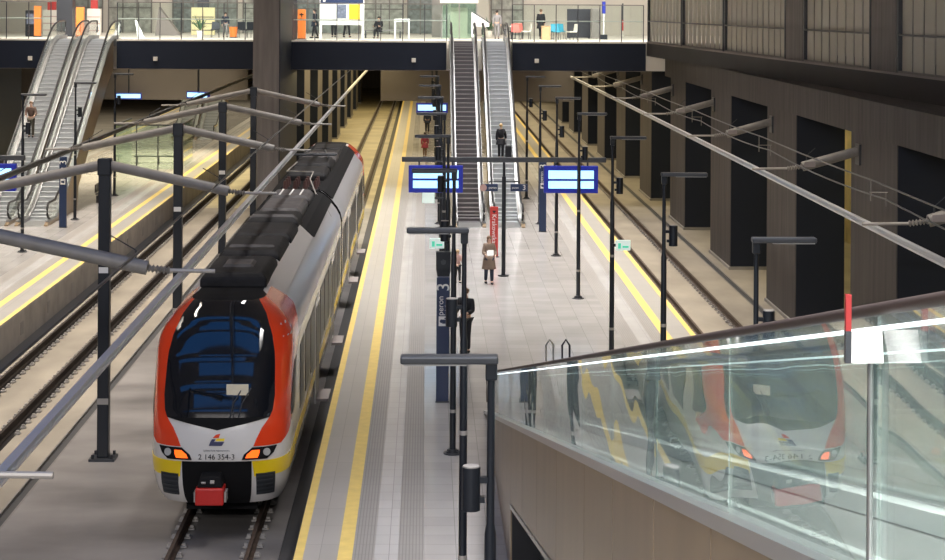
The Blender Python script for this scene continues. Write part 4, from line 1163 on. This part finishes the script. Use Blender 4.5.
# orange stool group and desk left
t = thing('stool', 'orange stool on the left deck beside dark seats', 'stool', (dx(234, 106), 106, DZ))
b = MB(); b.tube([(0,0,.05), (0,0,.62)], [.2,.24], 14); b.build('seat', M['orange'], t)
b = MB(); b.tube([(0,0,0), (0,0,.05)], .22, 14); b.build('base', M['postgrey'], t)
for i, px in enumerate((216, 243, 253)):
    chair(px, 106.4, .3*i, M['post'], 'dark seat on the left deck, %s' % ['left of the orange stool', 'right of the orange stool', 'nearest the big column'][i], 'dark seats on the left deck')
t = thing('folding_sign', 'white tilted board leaning on the left deck', 'board', (dx(141, 103.5), 103.5, DZ))
b = MB(); b.loft([[(-.1,0,0), (.28,0,0), (.28,.04,0), (-.1,.04,0)], [(-.32,.3,1.0), (-.22,.3,1.0), (-.22,.33,1.0), (-.32,.33,1.0)]]); b.build('board', M['white'], t)
b = MB(); b.tube([(0,.3,0), (-.2,.3,.75)], .015, 6); b.build('prop', M['postgrey'], t)
t = thing('glass_lift', 'green glass lift box behind the top of the dark escalator', 'lift', (dx(459, 107.5), 107.5, DZ))
for x0, x1, y0, y1 in ((-1.0, 1.0, -.9, -.88), (-1.0, -.98, -.9, .9), (.98, 1.0, -.9, .9), (-1.0, 1.0, .88, .9)):
    b = MB(); b.box(x0, x1, y0, y1, .02, 2.05); b.build('glass_wall', M['glass_g'], t)
b = MB(); b.box(-1.1, 1.1, -1.0, 1.0, 2.05, 2.3); b.build('roof', M['offwhite'], t)
b = MB()
for x_ in (-1.0, 0, 1.0):
    for y_ in (-.9, .9): b.box(x_-.03, x_+.03, y_-.03, y_+.03, 0, 2.05)
b.build('frame', M['arm'], t)
b = MB(); b.box(-.5, .5, .3, .5, 0, 1.8); b.build('cabin_door', M['slat'], t)
t = thing('stair_flight', 'white sloping stair side right of the glass lift', 'stair', (dx(476, 104.5), 104.5, DZ))
b = MB(); b.loft([[(-.25, 0, 0), (-.05, 0, 0), (-.05, 0, .75), (.75, 0, .72), (.75, 0, .9), (-.25, 0, 1.55)], [(-.25, .1, 0), (-.05, .1, 0), (-.05, .1, .75), (.75, .1, .72), (.75, .1, .9), (-.25, .1, 1.55)]]); b.build('side', M['white'], t)
b = MB(); b.tube([(-.25, .05, 1.6), (.8, .05, .95)], .025, 8); b.build('handrail', M['postgrey'], t)
def plant(px, Y, label):
    t = thing('potted_plant', label, 'plant', (dx(px, Y), Y, DZ))
    b = MB(); b.tube([(0,0,0), (0,0,.42)], [.17,.22], 14); b.build('pot', M['offwhite'], t)
    b = MB(); rnd = random.Random(int(px))
    for k in range(26):
        a = rnd.uniform(0, 2*PI); e = rnd.uniform(.3, 1.3); L = rnd.uniform(.5, 1.0)
        p0 = Vector((0,0,.42)); p1 = p0+Vector((math.cos(a)*math.cos(e), math.sin(a)*math.cos(e), math.sin(e)))*L; sd = Vector((-math.sin(a), math.cos(a), 0))*.05
        m_ = p0.lerp(p1, .6)+Vector((0,0,.06)); b.face([p0, m_-sd, p1, m_+sd])
    b.build('foliage', mat('dark_green_leaves', (.06,.13,.06), .5), t)
plant(201, 104.5, 'leafy plant in a pale pot on the left deck, right of the grey triangular panel')
plant(489, 110, 'leafy plant in a pale pot behind the white sloping stair side')
# shop fronts on the back wall of the deck
b = MB(); b.box(-40, 30, 122.0, 122.3, DZ, 16.9); b.build('wall_back', M['cream'], kind='structure')
spans = [(-24, -21.2), (-20.8, -18), (-16.6, -14.6), (-14.3, -12.4), (-12.0, -9.6), (-9.3, -7.0), (-6.8, -4.4), (-4.2, -1.5), (-1.2, 1.3), (1.7, 4.0), (4.3, 6.4)]
greens = [mat('shop_interior_a', (.30,.33,.30), .4, var=.3, scale=3), mat('shop_interior_b', (.42,.43,.38), .4, var=.35, scale=3), mat('shop_interior_c', (.22,.25,.24), .4, var=.4, scale=4)]
for i, (x0, x1) in enumerate(spans):
    b = MB(); b.box(x0, x1, 121.9, 121.99, DZ+.06, 11); w = b.build('window_%d' % (20+i), greens[i % 3], kind='structure')
    b = MB()
    n = 3
    for k in range(n+1):
        xx = x0+(x1-x0)*k/n; b.box(xx-.04, xx+.04, 121.8, 121.9, DZ, 11)
    b.box(x0, x1, 121.8, 121.9, DZ+1.6, DZ+1.68); b.build('window_frame', M['arm'], w)
def pillar(px, Y, w, m):
    b = MB(); x = dx(px, Y); b.box(x-w, x+w, Y-w, Y+w, DZ, 14); b.build('pillar', m, kind='structure')
pillar(68, 107, .45, M['postgrey']); pillar(440, 112, .5, M['conc']); pillar(482, 116, .4, M['slat'])
# shelves behind the left escalators
for i, (px, Y, w, h, m1, lab) in enumerate(((54, 110, .5, 1.5, 'offwhite', 'white display shelf behind the left escalators, nearer the orange totem'), (96, 109, .4, 1.6, 'offwhite', 'white display shelf with red header right of the left escalators'), (168, 112, .9, 1.3, 'glassy', 'pale grey triangular panel standing on the left deck'), (204, 113, .7, 1.7, 'lit', 'warm lit cabinet on the left deck'))):
    if m1 == 'glassy':
        b = MB(); b.loft([[(-.7, 0, 0), (.8, 0, 0), (-.5, 0, 1.7)], [(-.7, .9, 0), (.8, .9, 0), (-.5, .9, 1.7)]]); o = b.build('sloping_panel', M['soffit'], loc=(dx(px, Y), Y, DZ)); tag(o, lab, 'panel'); continue
    t = thing('display_shelf' if m1 == 'offwhite' else 'lit_cabinet', lab, 'shelf', (dx(px, Y), Y, DZ))
    mm = M['offwhite'] if m1 == 'offwhite' else mat('warm_lit_cabinet', (.7,.62,.35), .5, emit=(1,.85,.45), estr=.35)
    b = MB(); b.box(-w, w, -.2, .2, .04, h); b.build('carcass', mm, t, bevel=.01)
    b = MB()
    for k in range(3): b.box(-w+.04, w-.04, -.26, -.2, .3+.4*k, .34+.4*k)
    b.build('shelf', M['cl_pink'] if m1 == 'offwhite' else M['postgrey'], t)
    b = MB(); b.box(-w*.5, w*.5, -.08, .08, h, h+.5); b.build('header', M['red'] if m1 == 'offwhite' else M['postgrey'], t)

# ------------------------------------------------------------------ under the left deck: glazed waiting room, bench
t = thing('waiting_room', 'green glazed waiting room under the left deck', 'waiting room', (-16.3, 112, 0))
for (x0, x1, y0, y1) in ((-1.9, 1.9, -3, -2.96), (-1.9, -1.86, -3, 3), (1.86, 1.9, -3, 3)):
    b = MB(); b.box(x0, x1, y0, y1, .05, 2.6); b.build('glass_wall', M['glass_g'], t)
b = MB()
for x_ in (-1.9, -.63, .63, 1.9):
    b.box(x_-.03, x_+.03, -3.05, -2.95, 0, 2.6)
b.box(-1.95, 1.95, -3.05, -2.9, 2.6, 2.68); b.box(-1.95, -1.85, -3.05, 3.05, 2.6, 2.68); b.box(1.85, 1.95, -3.05, 3.05, 2.6, 2.68); b.build('frame', M['postgrey'], t)
b = MB(); b.box(-1.5, 1.5, 1.5, 2.0, .4, .46)
for x_ in (-1.3, 0, 1.3): b.box(x_-.03, x_+.03, 1.6, 1.9, 0, .4)
b.build('bench', M['postgrey'], t)
t = thing('platform_bench', 'dark metal bench beside the right escalator on the left platform', 'bench', (-15.9, 91.8, 0), PI/2)
for k in range(3):
    b = MB(); b.box(-.9+.62*k, -.35+.62*k, -.22, .22, .42, .46); b.box(-.9+.62*k, -.35+.62*k, .2, .24, .5, .9); b.build('seat', M['post'], t)
b = MB(); b.box(-.95, .95, -.03, .03, .36, .42)
for x_ in (-.7, .7): b.box(x_-.03, x_+.03, -.2, .2, 0, .36)
b.build('frame', M['postgrey'], t)
# square sensor plates on the deck fascia
for px, lab in ((33, 'small pale square box on the fascia by the left escalators'), (157, 'small pale square box on the fascia left of the big column'), (414, 'small pale square box on the fascia left of the middle escalators'), (537, 'small pale square box on the fascia right of the middle escalators')):
    x = dx(px, DY); b = MB(); b.box(-.11, .11, -.08, 0, -.11, .11); o = b.build('camera_box', M['offwhite'], loc=(x, DY-.052, 6.85), bevel=.01); tag(o, lab, 'sensor box')

# ------------------------------------------------------------------ light
def area(name, loc, sx, sy, power, col=(1,1,1), rot=(0,0,0), spread=PI):
    l = bpy.data.lights.new(name, 'AREA'); l.shape = 'RECTANGLE'; l.size = sx; l.size_y = sy; l.energy = power; l.color = col; l.spread = spread
    o = link(bpy.data.objects.new(name, l)); o.location = loc; o.rotation_euler = rot; return o
WARM = (1, .90, .78); NEUT = (1, .965, .945); COOL = (.93, .95, 1)
DEG = math.radians
area('ceiling_light_main', (2.4, 76.5, CEIL-.5), 2.0, 41, 2700, NEUT, spread=DEG(78))
area('ceiling_light_near', (3.4, 18, CEIL-.5), 1.6, 34, 2600, NEUT, spread=DEG(76))
area('ceiling_light_left', (-18.0, 68, CEIL-.5), 2.2, 58, 5600, WARM, spread=DEG(95))
area('ceiling_light_left_track', (-10.5, 66, CEIL-.5), .8, 56, 1500, WARM, spread=DEG(80))
area('ceiling_light_train', (-3.2, 70, CEIL-.5), .8, 54, 1500, NEUT, spread=DEG(80))
area('ceiling_light_right', (8.2, 66, CEIL-.5), .8, 62, 2200, WARM, spread=DEG(50))
area('fill_light_front', (-7, -7, CEIL-.6), 20, .6, 7500, NEUT, rot=(DEG(38),0,0))  # added fill behind the camera, brightens the train front and the walkway
area('deck_fill_light', (-2, 97.5, 13.5), 44, 1.2, 3200, (1,.96,.91), rot=(DEG(48),0,0), spread=DEG(110))  # added fill, tilted to brighten the fronts of the deck furniture
area('deck_light', (-2, 111, 13.5), 44, 20, 1900, (1,.95,.88), spread=DEG(110))
area('under_deck_light', (-4.2, 146, DB-.2), 5.5, 92, 3100, (1,.80,.42))
area('under_deck_platform_light', (2.8, 150, DB-.2), 4.5, 40, 800, (1,.86,.62))
area('under_deck_near_light', (2.8, 111, DB-.2), 8, 22, 800, (1,.88,.66), spread=DEG(95))
area('under_deck_left_light', (-16.5, 112, DB-.2), 8, 24, 2200, (1,.86,.58), spread=DEG(100))
area('under_deck_far_left_light', (-23, 155, DB-.2), 22, 56, 4200, (1,.86,.6))
area('under_deck_right_light', (9.6, 152, DB-.2), 3.0, 104, 3200, (1,.85,.55), spread=DEG(110))
area('side_track_light', (17, 70, 6.1), 2, 90, 1100, (1,.85,.4))
w = bpy.data.worlds.new('world'); SC.world = w; w.use_nodes = True
w.node_tree.nodes['Background'].inputs['Color'].default_value = (.86,.88,.95,1)
w.node_tree.nodes['Background'].inputs['Strength'].default_value = .20

SC.view_settings.view_transform = 'Standard'; SC.view_settings.look = 'None'
SC.view_settings.gamma = 1; SC.view_settings.use_curve_mapping = False
SC.view_settings.exposure = 0.0
SC.cycles.max_bounces = 8; SC.cycles.transparent_max_bounces = 24
SC.cycles.use_denoising = True
SC.cycles.sample_clamp_indirect = 6
